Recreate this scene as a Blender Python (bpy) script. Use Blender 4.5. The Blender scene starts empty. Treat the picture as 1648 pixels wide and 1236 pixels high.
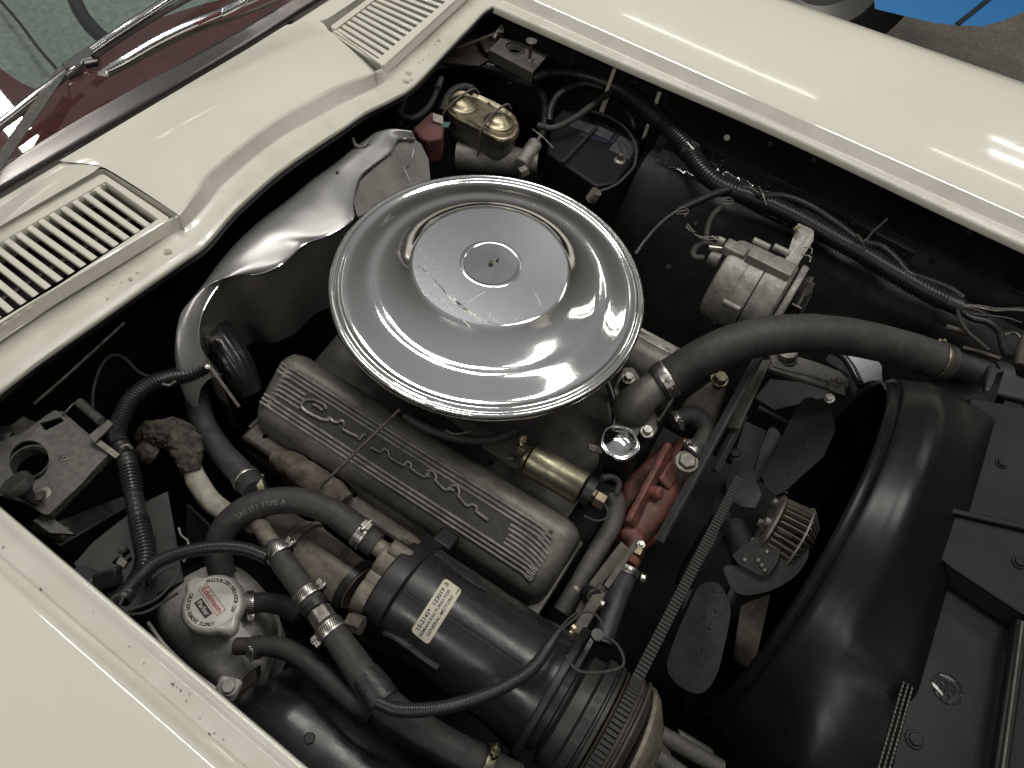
import bpy, bmesh, math, random
from mathutils import Vector, Matrix, noise
from math import sin, cos, pi, radians, sqrt, atan2
random.seed(7)
S = bpy.context.scene
COL = S.collection

# ---------------------------------------------------------------- camera
# Metres. X = towards the nose of the car, Y = towards the far (driver's) side, Z = up; z=0 is the lip of the hood opening.
FPX = 1238.0
PITCH, ROLL, AZ = radians(54.1), radians(11.1), radians(23.3)
CAM = Vector((0.3213, -0.6040, 0.7660))
_h = Vector((-sin(AZ), cos(AZ), 0))
FW = Vector((cos(PITCH)*_h.x, cos(PITCH)*_h.y, -sin(PITCH)))
_r0 = Vector((_h.y, -_h.x, 0)); _u0 = _r0.cross(FW)
RC = _r0*cos(ROLL) + _u0*sin(ROLL)
UC = _u0*cos(ROLL) - _r0*sin(ROLL)
cd = bpy.data.cameras.new('camera'); cam = bpy.data.objects.new('camera', cd); COL.objects.link(cam)
cam.matrix_world = Matrix(((RC.x, UC.x, -FW.x, CAM.x), (RC.y, UC.y, -FW.y, CAM.y), (RC.z, UC.z, -FW.z, CAM.z), (0, 0, 0, 1)))
cd.sensor_width = 36; cd.lens = 36*FPX/1648; cd.clip_start = 0.02; cd.clip_end = 100
S.camera = cam

# ---------------------------------------------------------------- world: the dim interior of a garage
w = bpy.data.worlds.new('World'); S.world = w; w.use_nodes = True
nt = w.node_tree; bg = nt.nodes['Background']
tc = nt.nodes.new('ShaderNodeTexCoord'); sx = nt.nodes.new('ShaderNodeSeparateXYZ'); cr = nt.nodes.new('ShaderNodeValToRGB')
nt.links.new(tc.outputs['Generated'], sx.inputs[0]); nt.links.new(sx.outputs['Z'], cr.inputs[0]); nt.links.new(cr.outputs[0], bg.inputs[0])
e = cr.color_ramp.elements
e[0].position = 0.0; e[0].color = (.02, .018, .016, 1)
e[1].position = 1.0; e[1].color = (.66, .67, .68, 1)
x_ = cr.color_ramp.elements.new(.12); x_.color = (.14, .132, .115, 1)
x_ = cr.color_ramp.elements.new(.5); x_.color = (.31, .30, .28, 1)
bg.inputs[1].default_value = .45

# ---------------------------------------------------------------- fluorescent tubes under the ceiling
def tube_lamp(x, y, z, lx, ly, watts, rot=0):
    ld = bpy.data.lights.new('fluorescent_tube', 'AREA'); ld.shape = 'RECTANGLE'; ld.size = lx; ld.size_y = ly
    ld.energy = watts*.52; ld.color = (1, .97, .915)
    o = bpy.data.objects.new('fluorescent_tube', ld); COL.objects.link(o); o.location = (x, y, z); o.rotation_euler = (0, 0, radians(rot))
LAMPS = [(-.9, .45, 2.4, 1.3, .09, 30, 0), (-.9, .70, 2.4, 1.3, .09, 30, 0), (.75, .45, 2.4, 1.3, .09, 24, 0), (.75, .70, 2.4, 1.3, .09, 24, 0),
         (-.9, -2.9, 2.4, 1.3, .09, 42, 0), (.75, -2.9, 2.4, 1.3, .09, 42, 0), (-.55, 2.30, 2.4, 1.1, .02, 3, 0), (1.5, 2.30, 2.4, 1.8, .02, 4, 0), (1.65, 2.62, 2.4, 1.6, .06, 13, 0), (1.65, 2.88, 2.4, 1.6, .06, 13, 0)]
for a in LAMPS: tube_lamp(*a)
S.view_settings.view_transform = 'Standard'; S.view_settings.look = 'None'; S.view_settings.gamma = 1
S.view_settings.exposure = -0.12

# ---------------------------------------------------------------- placing helpers
def ray(px, py): return FW + RC*((px-824)/FPX) - UC*((py-618)/FPX)
def P(px, py, z=0.0):
    r = ray(px, py); return CAM + r*((z-CAM.z)/r.z)
def PX(px, py, X):
    r = ray(px, py); return CAM + r*((X-CAM.x)/r.x)
def PY(px, py, Y):
    r = ray(px, py); return CAM + r*((Y-CAM.y)/r.y)
def hit(px, py, pt, n):
    r = ray(px, py); return CAM + r*((pt-CAM).dot(n)/r.dot(n))
def dep(p): return (p-CAM).dot(FW)
def mpp(p): return dep(p)/FPX          # metres per photo pixel at a place
V = Vector

# ---------------------------------------------------------------- materials
def mat(name, col, rough=.5, metal=0, col2=None, cs=30, cth=(.4, .65), bs=0, bd=.0, coat=0, spec=.5, rough2=None, detail=6, dust=None, tr=0, aniso=None):
    m = bpy.data.materials.new(name); m.use_nodes = True; t = m.node_tree; b = t.nodes['Principled BSDF']; L = t.links.new
    b.inputs['Base Color'].default_value = (*col, 1); b.inputs['Roughness'].default_value = rough; b.inputs['Metallic'].default_value = metal
    b.inputs['Specular IOR Level'].default_value = spec; b.inputs['Coat Weight'].default_value = coat; b.inputs['Coat Roughness'].default_value = .04
    if tr: b.inputs['Transmission Weight'].default_value = tr
    g = t.nodes.new('ShaderNodeTexCoord')
    def nz(scale, det=detail, ro=.6):
        n = t.nodes.new('ShaderNodeTexNoise'); n.inputs['Scale'].default_value = scale; n.inputs['Detail'].default_value = det; n.inputs['Roughness'].default_value = ro
        L(g.outputs['Object'], n.inputs['Vector']); return n
    def ramp(src, lo, hi, c0, c1):
        r = t.nodes.new('ShaderNodeValToRGB'); r.color_ramp.elements[0].position = lo; r.color_ramp.elements[1].position = hi
        r.color_ramp.elements[0].color = (*c0, 1); r.color_ramp.elements[1].color = (*c1, 1); L(src, r.inputs[0]); return r
    out = None
    if col2 is not None:
        n = nz(cs); r = ramp(n.outputs[0], cth[0], cth[1], col, col2); out = r.outputs[0]
    if dust is not None:                      # dust lies on what faces up
        ge = t.nodes.new('ShaderNodeNewGeometry'); s = t.nodes.new('ShaderNodeSeparateXYZ'); L(ge.outputs['Normal'], s.inputs[0])
        n2 = nz(cs*2.3); mu = t.nodes.new('ShaderNodeMath'); mu.operation = 'MULTIPLY'; L(s.outputs['Z'], mu.inputs[0]); L(n2.outputs[0], mu.inputs[1])
        mr = t.nodes.new('ShaderNodeMapRange'); mr.inputs[1].default_value = .15; mr.inputs[2].default_value = .75; mr.inputs[4].default_value = dust[1]; L(mu.outputs[0], mr.inputs[0])
        mx = t.nodes.new('ShaderNodeMix'); mx.data_type = 'RGBA'; L(mr.outputs[0], mx.inputs[0])
        if out: L(out, mx.inputs[6])
        else: mx.inputs[6].default_value = (*col, 1)
        mx.inputs[7].default_value = (*dust[0], 1); out = mx.outputs[2]
    if out and bs >= 40 and metal < .9:        # grime in the grain
        n3 = nz(cs*2+45, 8, .7); r3 = t.nodes.new('ShaderNodeMapRange'); r3.inputs[1].default_value = .32; r3.inputs[2].default_value = .68; r3.inputs[3].default_value = .66; r3.inputs[4].default_value = 1.2; L(n3.outputs[0], r3.inputs[0])
        m3 = t.nodes.new('ShaderNodeVectorMath'); m3.operation = 'SCALE'; L(out, m3.inputs[0]); L(r3.outputs[0], m3.inputs['Scale']); out = m3.outputs[0]
    if out: L(out, b.inputs['Base Color'])
    if rough2 is not None:
        n = nz(cs*1.7); r = t.nodes.new('ShaderNodeMapRange'); r.inputs[1].default_value = .35; r.inputs[2].default_value = .7
        r.inputs[3].default_value = rough; r.inputs[4].default_value = rough2; L(n.outputs[0], r.inputs[0]); L(r.outputs[0], b.inputs['Roughness'])
    if bs:
        n = nz(bs, 5); bp = t.nodes.new('ShaderNodeBump'); bp.inputs['Distance'].default_value = bd; bp.inputs['Strength'].default_value = 1
        L(n.outputs[0], bp.inputs['Height']); L(bp.outputs[0], b.inputs['Normal'])
    return m
M = {}
DU = (.16, .145, .12)
M['paint'] = mat('cream_paint', (.695, .665, .575), .10, 0, col2=(.67, .64, .55), cs=3, coat=.6, bs=2.2, bd=.0012)
M['paint_d'] = mat('cream_paint_grimy', (.62, .595, .52), .3, 0, col2=(.50, .475, .40), cs=14, cth=(.42, .75), coat=.3)
M['chrome'] = mat('polished_chrome', (.74, .75, .76), .08, 1, rough2=.2, cs=14, bs=9, bd=.0006)
M['lidm'] = mat('polished_lid_metal', (.90, .90, .89), .045, 1, rough2=.13, cs=9, bs=7, bd=.0005)
M['lidflat'] = mat('scuffed_lid_metal', (.52, .54, .565), .24, 1, col2=(.60, .62, .64), cs=11, cth=(.25, .8))
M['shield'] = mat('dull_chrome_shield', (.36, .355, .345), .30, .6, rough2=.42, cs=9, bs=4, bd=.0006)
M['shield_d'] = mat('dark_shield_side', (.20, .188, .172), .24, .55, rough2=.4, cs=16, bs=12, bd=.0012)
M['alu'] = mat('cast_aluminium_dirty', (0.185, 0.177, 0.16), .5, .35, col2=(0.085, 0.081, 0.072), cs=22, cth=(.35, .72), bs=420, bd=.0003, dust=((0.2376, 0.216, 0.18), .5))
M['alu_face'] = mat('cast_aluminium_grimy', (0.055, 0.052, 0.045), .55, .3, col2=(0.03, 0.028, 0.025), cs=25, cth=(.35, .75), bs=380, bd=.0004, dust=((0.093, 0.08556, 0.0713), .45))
M['rib'] = mat('pale_rib_metal', (.33, .315, .285), .42, .5, col2=(.19, .18, .16), cs=40, bs=300, bd=.0002)  # lighter than the cover face, for ribs and script
M['altn'] = mat('alternator_casting', (0.31, 0.295, 0.265), .5, .4, col2=(0.19, 0.18, 0.16), cs=30, bs=300, bd=.0003)
M['tank'] = mat('tank_aluminium', (.56, .54, .505), .45, .2, col2=(.36, .345, .32), cs=18, cth=(.3, .75), bs=200, bd=.0003, dust=((.36, .34, .30), .5))
M['dgrey'] = mat('dark_grey_sheet', (0.0245, 0.0245, 0.0238), .42, .2, col2=(0.0154, 0.0154, 0.0147), cs=20, rough2=.6, dust=((0.063, 0.0595, 0.0525), .4))
M['black'] = mat('black_paint', (0.0072, 0.0072, 0.0078), .38, 0, rough2=.6, cs=12, bs=60, bd=.0004, dust=((0.021, 0.0198, 0.018), .35))
M['blackg'] = mat('glossy_black_paint', (.014, .014, .015), .18, 0, rough2=.4, cs=10, bs=50, bd=.0003, dust=((.04, .038, .034), .25))
M['coverm'] = mat('cover_black', (.007, .007, .0075), .42, 0, rough2=.6, cs=8, bs=70, bd=.0003, spec=.3)
M['shroudm'] = mat('shroud_black', (.006, .006, .0065), .26, 0, rough2=.4, cs=8, bs=40, bd=.0002, spec=.32)
M['panel'] = mat('black_inner_panel', (.0055, .0055, .0055), .45, 0, col2=(.015, .0145, .0135), cs=6, cth=(.45, .75), rough2=.75, bs=80, bd=.0006, spec=.3)
M['void'] = mat('void_black', (.008, .008, .008), .8, 0, bs=50, bd=.002)  # near black, also standing in for shade in gaps and hollows
M['tar'] = mat('glossy_tar', (.008, .008, .008), .06, 0, bs=230, bd=.008, coat=1, spec=1)
M['rubber'] = mat('black_rubber', (0.0245, 0.0238, 0.0231), .55, 0, col2=(0.0385, 0.0364, 0.0329), cs=30, rough2=.75, bs=160, bd=.0003, dust=((0.0525, 0.0497, 0.0448), .45))
M['rubber_b'] = mat('blue_black_rubber', (0.02625, 0.0285, 0.03225), .42, 0, rough2=.65, cs=25, bs=150, bd=.0002, dust=((0.09, 0.0825, 0.075), .5))
M['loom'] = mat('loom_plastic', (.016, .016, .017), .26, 0, rough2=.4, cs=40, dust=((.05, .047, .043), .3))
M['tape'] = mat('vinyl_tape', (0.0144, 0.0136, 0.0136), .3, 0, rough2=.5, cs=60, bs=220, bd=.0008, dust=((0.048, 0.044, 0.04), .35))
M['steel'] = mat('zinc_steel', (.62, .60, .56), .3, 1, col2=(.42, .39, .34), cs=90, rough2=.45)
M['steeld'] = mat('dull_steel', (0.24, 0.224, 0.2), .45, .8, col2=(0.144, 0.128, 0.108), cs=60, rough2=.65, bs=150, bd=.0003)
M['galv'] = mat('grey_painted_steel', (0.105, 0.102, 0.094), .5, .3, col2=(0.07, 0.068, 0.062), cs=35, rough2=.65, bs=120, bd=.0003, dust=((0.164, 0.1517, 0.1271), .5))
M['fan'] = mat('fan_steel', (0.038, 0.038, 0.038), .5, .5, col2=(0.025, 0.025, 0.0245), cs=25, rough2=.65, bs=160, bd=.0002)
M['fan_d'] = mat('fan_black', (0.0132, 0.0132, 0.0132), .5, .1, rough2=.7, bs=160, bd=.0002)
M['brass'] = mat('gold_zinc', (.46, .40, .28), .34, 1, col2=(.24, .21, .15), cs=60, cth=(.35, .6), rough2=.5, bs=60, bd=.0006)
M['olive'] = mat('olive_gold_can', (.29, .27, .19), .32, 1, col2=(.17, .155, .11), cs=40, rough2=.5, bs=60, bd=.0005)
M['nickel'] = mat('dark_brass', (.30, .25, .16), .35, .9, col2=(.16, .13, .09), cs=80)
M['red'] = mat('engine_orange_red', (.17, .048, .032), .6, 0, col2=(.045, .02, .017), cs=38, cth=(.38, .62), bs=150, bd=.0006, dust=((.19, .10, .08), .5))
M['redp'] = mat('red_plastic', (.11, .032, .028), .6, 0, col2=(.06, .022, .02), cs=30, dust=((.16, .09, .08), .4))
M['tan'] = mat('tan_cast_metal', (0.216, 0.188, 0.152), .55, .25, col2=(0.136, 0.116, 0.092), cs=28, bs=200, bd=.0006)
M['taupe'] = mat('taupe_metal', (0.078, 0.066, 0.054), .5, .3, col2=(0.048, 0.0408, 0.033), cs=25, rough2=.7, bs=100, bd=.0004, dust=((0.108, 0.093, 0.075), .4))
M['rust'] = mat('rusty_iron', (.075, .058, .043), .8, .1, col2=(.15, .125, .10), cs=40, bs=120, bd=.0015)
M['lump'] = mat('crumbling_insulation', (.035, .028, .022), .95, 0, col2=(.11, .092, .075), cs=75, bs=110, bd=.004)
M['pipe_w'] = mat('pale_pipe', (.40, .375, .32), .6, 0, col2=(.28, .255, .205), cs=30, bs=100, bd=.0005)
M['cream'] = mat('plain_cream', (.62, .58, .48), .5)
M['maroon'] = mat('maroon_vinyl', (.15, .035, .034), .5, 0, col2=(.11, .03, .029), cs=20, bs=300, bd=.0003)
M['green'] = mat('grey_green_reflection', (.24, .285, .26), .8, 0, col2=(.27, .315, .285), cs=8, bs=60, bd=.001)
M['dark'] = mat('dark_plastic', (.02, .02, .02), .4)
M['trim'] = mat('brushed_trim', (.17, .158, .155), .24, 1, col2=(.12, .11, .107), cs=5, cth=(.3, .8))
M['white'] = mat('printed_white', (.60, .59, .53), .5, 0, col2=(.50, .485, .42), cs=45)
M['label'] = mat('sticker_paper', (.52, .49, .40), .5, 0, col2=(.44, .41, .32), cs=30)
M['ink'] = mat('black_ink', (.015, .015, .015), .6)
M['redink'] = mat('red_ink', (.36, .03, .04), .6)
M['grey_ink'] = mat('pale_hose_print', (.15, .145, .13), .7)
M['lab_g'] = mat('battery_label_grey', (.06, .06, .062), .5, 0, col2=(.035, .035, .037), cs=60)
M['lab_b'] = mat('battery_label_blue', (.012, .013, .026), .5)
M['concrete'] = mat('garage_concrete', (.24, .22, .185), .6, 0, col2=(.18, .165, .14), cs=4, rough2=.8, bs=60, bd=.001)
M['blue'] = mat('blue_paint', (.035, .22, .55), .45, 0, spec=.3)
M['tyre'] = mat('tyre_rubber', (.02, .02, .02), .7)
M['wheelp'] = mat('pale_wheel', (.22, .215, .2), .4, .3)
M['filter'] = mat('filter_paper', (.12, .10, .07), .8)
M['cog'] = mat('cog_belt_rubber', (0.035, 0.034, 0.032), .7, 0, col2=(0.025, 0.024, 0.023), cs=60, bs=200, bd=.0003)
M['beltn'] = mat('belt_rubber', (0.0315, 0.0315, 0.0308), .55, 0, rough2=.7)
M['teal'] = mat('teal_clip', (.05, .10, .085), .5)
g = bpy.data.materials.new('windshield_glass'); g.use_nodes = True; t_ = g.node_tree; t_.nodes.remove(t_.nodes['Principled BSDF'])
tb = t_.nodes.new('ShaderNodeBsdfTransparent'); tb.inputs[0].default_value = (.80, .86, .83, 1); gb = t_.nodes.new('ShaderNodeBsdfGlossy'); gb.inputs[0].default_value = (1, 1, 1, 1); gb.inputs['Roughness'].default_value = .02
fr_n = t_.nodes.new('ShaderNodeValue'); fr_n.outputs[0].default_value = .09; mxs = t_.nodes.new('ShaderNodeMixShader')
t_.links.new(fr_n.outputs[0], mxs.inputs[0]); t_.links.new(tb.outputs[0], mxs.inputs[1]); t_.links.new(gb.outputs[0], mxs.inputs[2]); t_.links.new(mxs.outputs[0], t_.nodes['Material Output'].inputs[0])
M['glass'] = g

# ---------------------------------------------------------------- building helpers
class MB:
    def __init__(s): s.v = []; s.f = []
    def add(s, vs, fs):
        o = len(s.v); s.v += [tuple(p) for p in vs]; s.f += [tuple(i+o for i in f) for f in fs]; return s
def frame(d):
    d = V(d).normalized(); a = V((0, 0, 1)) if abs(d.z) < .9 else V((1, 0, 0))
    u = a.cross(d).normalized(); return u, d.cross(u), d
def obj(name, mb, m, parent=None, bev=0, seg=2, smooth=40, label=None, kind=None, solid=0, sub=0):
    me = bpy.data.meshes.new(name); me.from_pydata(mb.v, [], mb.f); me.validate(); 
    b = bmesh.new(); b.from_mesh(me); bmesh.ops.recalc_face_normals(b, faces=b.faces); b.to_mesh(me); b.free()
    me.materials.append(M[m] if isinstance(m, str) else m)
    for p in me.polygons: p.use_smooth = True
    me.set_sharp_from_angle(angle=radians(smooth))
    o = bpy.data.objects.new(name, me); COL.objects.link(o)
    if parent is not None:
        o.parent = parent
        if parent.type == 'EMPTY': o.matrix_parent_inverse = Matrix.Translation(-V(parent.location))
    if sub: q = o.modifiers.new('s', 'SUBSURF'); q.levels = q.render_levels = sub
    if solid: q = o.modifiers.new('t', 'SOLIDIFY'); q.thickness = abs(solid); q.offset = 0
    if bev: q = o.modifiers.new('b', 'BEVEL'); q.width = bev; q.segments = seg; q.limit_method = 'ANGLE'; q.angle_limit = radians(30)
    if label: o['label'] = label
    if kind: o['kind'] = kind
    return o
def thing(name, label, cat, loc, group=None):
    o = bpy.data.objects.new(name, None); COL.objects.link(o); o.location = loc; o.empty_display_size = .02
    o['label'] = label; o['category'] = cat
    if group: o['group'] = group
    return o
def tag(o, label, cat, group=None):
    o['label'] = label; o['category'] = cat
    if group: o['group'] = group
    return o
def cat(pts, step=.004, r=None):
    """Catmull-Rom through points, even steps; r may be a list of radii"""
    pts = [V(p) for p in pts]; n = len(pts); rs = r if isinstance(r, (list, tuple)) else [r or 0]*n
    Q = [pts[0]*2-pts[1]] + pts + [pts[-1]*2-pts[-2]]; dense = []
    for i in range(n-1):
        a, b, c, d = Q[i:i+4]
        for k in range(24):
            t = k/24
            p = .5*((2*b) + (c-a)*t + (2*a-5*b+4*c-d)*t*t + (3*b-a-3*c+d)*t**3)
            dense.append((p, rs[i]*(1-t)+rs[i+1]*t))
    dense.append((pts[-1], rs[-1])); out = [dense[0]]; acc = 0
    L = sum((dense[i+1][0]-dense[i][0]).length for i in range(len(dense)-1)); N = max(2, round(L/step)); st = L/N; nxt = st
    for i in range(len(dense)-1):
        a, b = dense[i], dense[i+1]; l = (b[0]-a[0]).length
        while acc+l >= nxt-1e-9 and len(out) < N:
            t = (nxt-acc)/l if l else 0; out.append((a[0].lerp(b[0], t), a[1]*(1-t)+b[1]*t)); nxt += st
        acc += l
    out.append(dense[-1]); return out
def sweep(path, seg=16, caps=True, fn=None):
    """path: [(point, radius)], returns MB; fn(i, s, ang) multiplies the radius"""
    mb = MB(); n = len(path); T = []
    for i in range(n):
        a = path[max(0, i-1)][0]; b = path[min(n-1, i+1)][0]; T.append((b-a).normalized())
    if fn is None and n > 8 and max(q[1] for q in path) > .009: fn = lambda i, s, a: 1+.035*noise.noise(V((s*22, path[0][0].x*9, 1)))+.012*noise.noise(V((s*90, cos(a)*2, sin(a)*2)))
    u, v, _ = frame(T[0]); vs = []; s = 0; fr = []
    for i in range(n):
        if i:
            s += (path[i][0]-path[i-1][0]).length
            ax = T[i-1].cross(T[i])
            if ax.length > 1e-7:
                R = Matrix.Rotation(T[i-1].angle(T[i]), 3, ax.normalized()); u = R @ u
            u = (u-T[i]*u.dot(T[i])).normalized(); v = T[i].cross(u)
        fr.append((path[i][0], u.copy(), v.copy(), T[i], path[i][1]))
        for k in range(seg):
            a = 2*pi*k/seg; r = path[i][1]*(fn(i, s, a) if fn else 1)
            vs.append(path[i][0] + (u*cos(a)+v*sin(a))*r)
    fs = [(i*seg+k, i*seg+(k+1) % seg, (i+1)*seg+(k+1) % seg, (i+1)*seg+k) for i in range(n-1) for k in range(seg)]
    if caps: fs += [tuple(range(seg))[::-1], tuple((n-1)*seg+k for k in range(seg))]
    mb.add(vs, fs); mb.fr = fr; return mb
def pp(l, z=None):   # pixel list -> points; entries (px,py[,z])
    out = []; zz = z
    for q in l:
        if len(q) > 2: zz = q[2]
        out.append(P(q[0], q[1], zz))
    return out
def zpp(l):          # (px,py[,z]) with z filled in between given ones
    idx = [i for i, q in enumerate(l) if len(q) > 2]; out = []
    for i, q in enumerate(l):
        if len(q) > 2: z = q[2]
        else:
            a = max([k for k in idx if k < i], default=idx[0]); b = min([k for k in idx if k > i], default=idx[-1])
            z = l[a][2] if a == b or b < i else l[a][2] + (l[b][2]-l[a][2])*(i-a)/(b-a)
        out.append(P(q[0], q[1], z))
    return out
def hose(name, pts, r, m, parent=None, seg=20, corr=None, step=.004, rough=0, **k):
    if corr:
        pitch, dp = corr; path = cat(pts, pitch/4, r)
        mb = sweep(path, seg, fn=lambda i, s, a: 1+dp*(1 if i % 4 in (1, 2) else -1)*(1))
    else:
        path = cat(pts, step, r)
        mb = sweep(path, seg, fn=(lambda i, s, a: 1+rough*noise.noise(V((s*60, cos(a)*1.5, sin(a)*1.5)))) if rough else None)
    o = obj(name, mb, m, parent, **k); return o, mb
def lathe(A, d, prof, seg=32, mb=None, closed=False):
    """prof: [(t along d, r)]"""
    mb = mb or MB(); u, v, d = frame(d); vs = []; A = V(A)
    for t, r in prof:
        for k in range(seg):
            a = 2*pi*k/seg; vs.append(A+d*t+(u*cos(a)+v*sin(a))*max(r, 1e-5))
    n = len(prof); fs = [(i*seg+k, i*seg+(k+1) % seg, (i+1)*seg+(k+1) % seg, (i+1)*seg+k) for i in range(n-1) for k in range(seg)]
    if closed: fs += [((n-1)*seg+k, (n-1)*seg+(k+1) % seg, (k+1) % seg, k) for k in range(seg)]
    else: fs += [tuple(range(seg))[::-1], tuple((n-1)*seg+k for k in range(seg))]
    mb.add(vs, fs); return mb
def cyl(A, B, r, seg=24, mb=None, r2=None):
    A = V(A); B = V(B); return lathe(A, B-A, [(0, r), ((B-A).length, r2 or r)], seg, mb)
def ngon(C, d, r, h, n=6, rot=0, mb=None):
    mb = mb or MB(); u, v, d = frame(d); C = V(C)
    vs = [C+d*t+(u*cos(a)+v*sin(a))*r for t in (0, h) for a in [rot+2*pi*k/n for k in range(n)]]
    fs = [(k, (k+1) % n, n+(k+1) % n, n+k) for k in range(n)]+[tuple(range(n))[::-1], tuple(range(n, 2*n))]
    mb.add(vs, fs); return mb
def box(C, e1, e2, e3, mb=None):   # half vectors
    mb = mb or MB(); C = V(C); e1 = V(e1); e2 = V(e2); e3 = V(e3)
    vs = [C+e1*a+e2*b+e3*c for c in (-1, 1) for b in (-1, 1) for a in (-1, 1)]
    mb.add(vs, [(0, 1, 3, 2), (4, 6, 7, 5), (0, 4, 5, 1), (2, 3, 7, 6), (0, 2, 6, 4), (1, 5, 7, 3)]); return mb
def bar(A, B, w, h, up=(0, 0, 1), mb=None):   # rectangular bar from A to B
    A = V(A); B = V(B); d = (B-A); n = d.normalized(); s = V(up).cross(n).normalized(); t = n.cross(s)
    return box((A+B)/2, d/2, s*w/2, t*h/2, mb)
def quadbox(q, th, mb=None, d=None):   # 3D polygon thickened along d (default down its normal)
    mb = mb or MB(); q = [V(p) for p in q]; n = len(q)
    if d is None: d = (q[1]-q[0]).cross(q[2]-q[0]).normalized(); d = -d if d.z > 0 else d
    d = V(d)*th; mb.add(q+[p+d for p in q], [tuple(range(n)), tuple(range(n, 2*n))[::-1]]+[(k, (k+1) % n, n+(k+1) % n, n+k) for k in range(n)]); return mb
def grid(rows, mb=None):
    mb = mb or MB(); m = len(rows[0]); mb.add([p for r in rows for p in r], [(i*m+k, i*m+k+1, (i+1)*m+k+1, (i+1)*m+k) for i in range(len(rows)-1) for k in range(m-1)]); return mb
def plate(name, outl, plane, th, m, parent=None, bev=.0006, **k):
    """outlines (photo pixels, first is the rim, others are holes) on a plane (point, normal); th goes behind it"""
    pt, n = plane; n = V(n).normalized(); u, v, _ = frame(n); pt = V(pt)
    cu = bpy.data.curves.new('t', 'CURVE'); cu.dimensions = '2D'; cu.fill_mode = 'BOTH'; cu.extrude = th/2; cu.bevel_depth = bev; cu.bevel_resolution = 2; cu.offset = -bev
    for o in outl:
        q = [hit(a[0], a[1], pt, n) if not isinstance(a, Vector) else a for a in o]
        s = cu.splines.new('POLY'); s.points.add(len(q)-1)
        for i, p in enumerate(q): s.points[i].co = ((p-pt).dot(u), (p-pt).dot(v), 0, 1)
        s.use_cyclic_u = True
    to = bpy.data.objects.new('t', cu); COL.objects.link(to); dg = bpy.context.evaluated_depsgraph_get()
    me = to.evaluated_get(dg).to_mesh(); mb = MB()
    mb.add([pt+u*a.co.x+v*a.co.y+n*(a.co.z-th/2) for a in me.vertices], [tuple(p.vertices) for p in me.polygons])
    to.evaluated_get(dg).to_mesh_clear(); bpy.data.objects.remove(to); bpy.data.curves.remove(cu)
    return obj(name, mb, m, parent, **k)
def pz(z): return (V((0, 0, z)), V((0, 0, 1)))
def ell(cx, cy, rx, ry=None, n=24, rot=0):
    ry = ry or rx; return [(cx+rx*cos(a)*cos(rot)-ry*sin(a)*sin(rot), cy+rx*cos(a)*sin(rot)+ry*sin(a)*cos(rot)) for a in [2*pi*k/n for k in range(n)]]
def circ(C, r, n=28, plane=None):
    u, v = (V((1, 0, 0)), V((0, 1, 0))); return [V(C)+u*r*cos(2*pi*k/n)+v*r*sin(2*pi*k/n) for k in range(n)]
def text(name, s, size, fn, m, parent=None, depth=0.0003, space=1.0, bold=0, align='LEFT', res=3, kind=None):
    """flat text mapped through fn(x,y)->(point, normal)"""
    cu = bpy.data.curves.new('t', 'FONT'); cu.body = s; cu.size = size; cu.align_x = align; cu.align_y = 'CENTER'; cu.space_character = space; cu.resolution_u = res
    cu.offset = bold
    to = bpy.data.objects.new('t', cu); COL.objects.link(to); dg = bpy.context.evaluated_depsgraph_get(); me = to.evaluated_get(dg).to_mesh()
    vs = []
    for a in me.vertices: p, n = fn(a.co.x, a.co.y); vs.append(p+n*depth)
    mb = MB(); mb.add(vs, [tuple(p.vertices) for p in me.polygons]); to.evaluated_get(dg).to_mesh_clear()
    bpy.data.objects.remove(to); bpy.data.curves.remove(cu)
    return obj(name, mb, m, parent, kind=kind)
def bolt(parent, C, d, r, h=None, m='steel', name='bolt', washer=True, rot=0):
    mb = ngon(C, d, r, h or r*.8, 6, rot)
    if washer: lathe(V(C), d, [(-r*.15, r*1.35), (r*.12, r*1.35), (r*.12, r*.9)], 20, mb)
    return obj(name, mb, m, parent, bev=r*.12, seg=2)
def clamp(parent, C, d, r, w=.0085, ang=0, m='steel', screw=True, slots=(-1.0, 1.0)):
    """worm-drive clamp: band with slots, screw housing and slotted screw"""
    C = V(C); u, v, d = frame(d); t = .0007
    band = obj('hose_clamp', lathe(C-d*w/2, d, [(0, r), (0, r+t), (w*.06, r+t*1.5), (w*.94, r+t*1.5), (w, r+t), (w, r)], 36, closed=True), m, parent)
    if screw:
        n = u*cos(ang)+v*sin(ang); tdir = d.cross(n)
        c0 = C+n*(r+.0032)
        hs = box(c0, tdir*.0052, n*.003, d*w*.5); obj('screw_housing', hs, m, band, bev=.0008)
        sc = lathe(c0-tdir*.004+n*.0005, tdir, [(-.004, .0034), (0.002, .0034), (.002, .0026), (.013, .0026)], 12)
        obj('screw', sc, m, band, bev=.0004)
        sl = MB()
        box(c0-tdir*.0082+n*.0005, tdir*.0003, n*.0029, d*.0005, sl); obj('screw_slot', sl, 'ink', band)
    else: n = u
    sl = MB(); k = 0
    a0 = ang+.5
    while a0 < ang+2*pi-.5:
        nn = u*cos(a0)+v*sin(a0); tt = d.cross(nn)
        box(C+nn*(r+t*1.5), (d+tt*.25)*w*.32, tt*.00055, nn*.0002, sl); a0 += .0022/r
    obj('band_slots', sl, 'ink', band, kind='stuff')
    return band
# ================================================================ SETTING
def struct(name, mb, m, **k):
    return obj(name, mb, m, kind='structure', **k)
FLOOR = -.78
struct('garage_floor', grid([[V((x, y, FLOOR)) for x in (-8, 0, 8)] for y in (-8, 0, 12)]), 'concrete')

# ---------------------------------------------------------------- car body
body = thing('car_body', 'cream car body with its hood open around the black engine bay', 'car body', (-.38, 0, 0))
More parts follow.
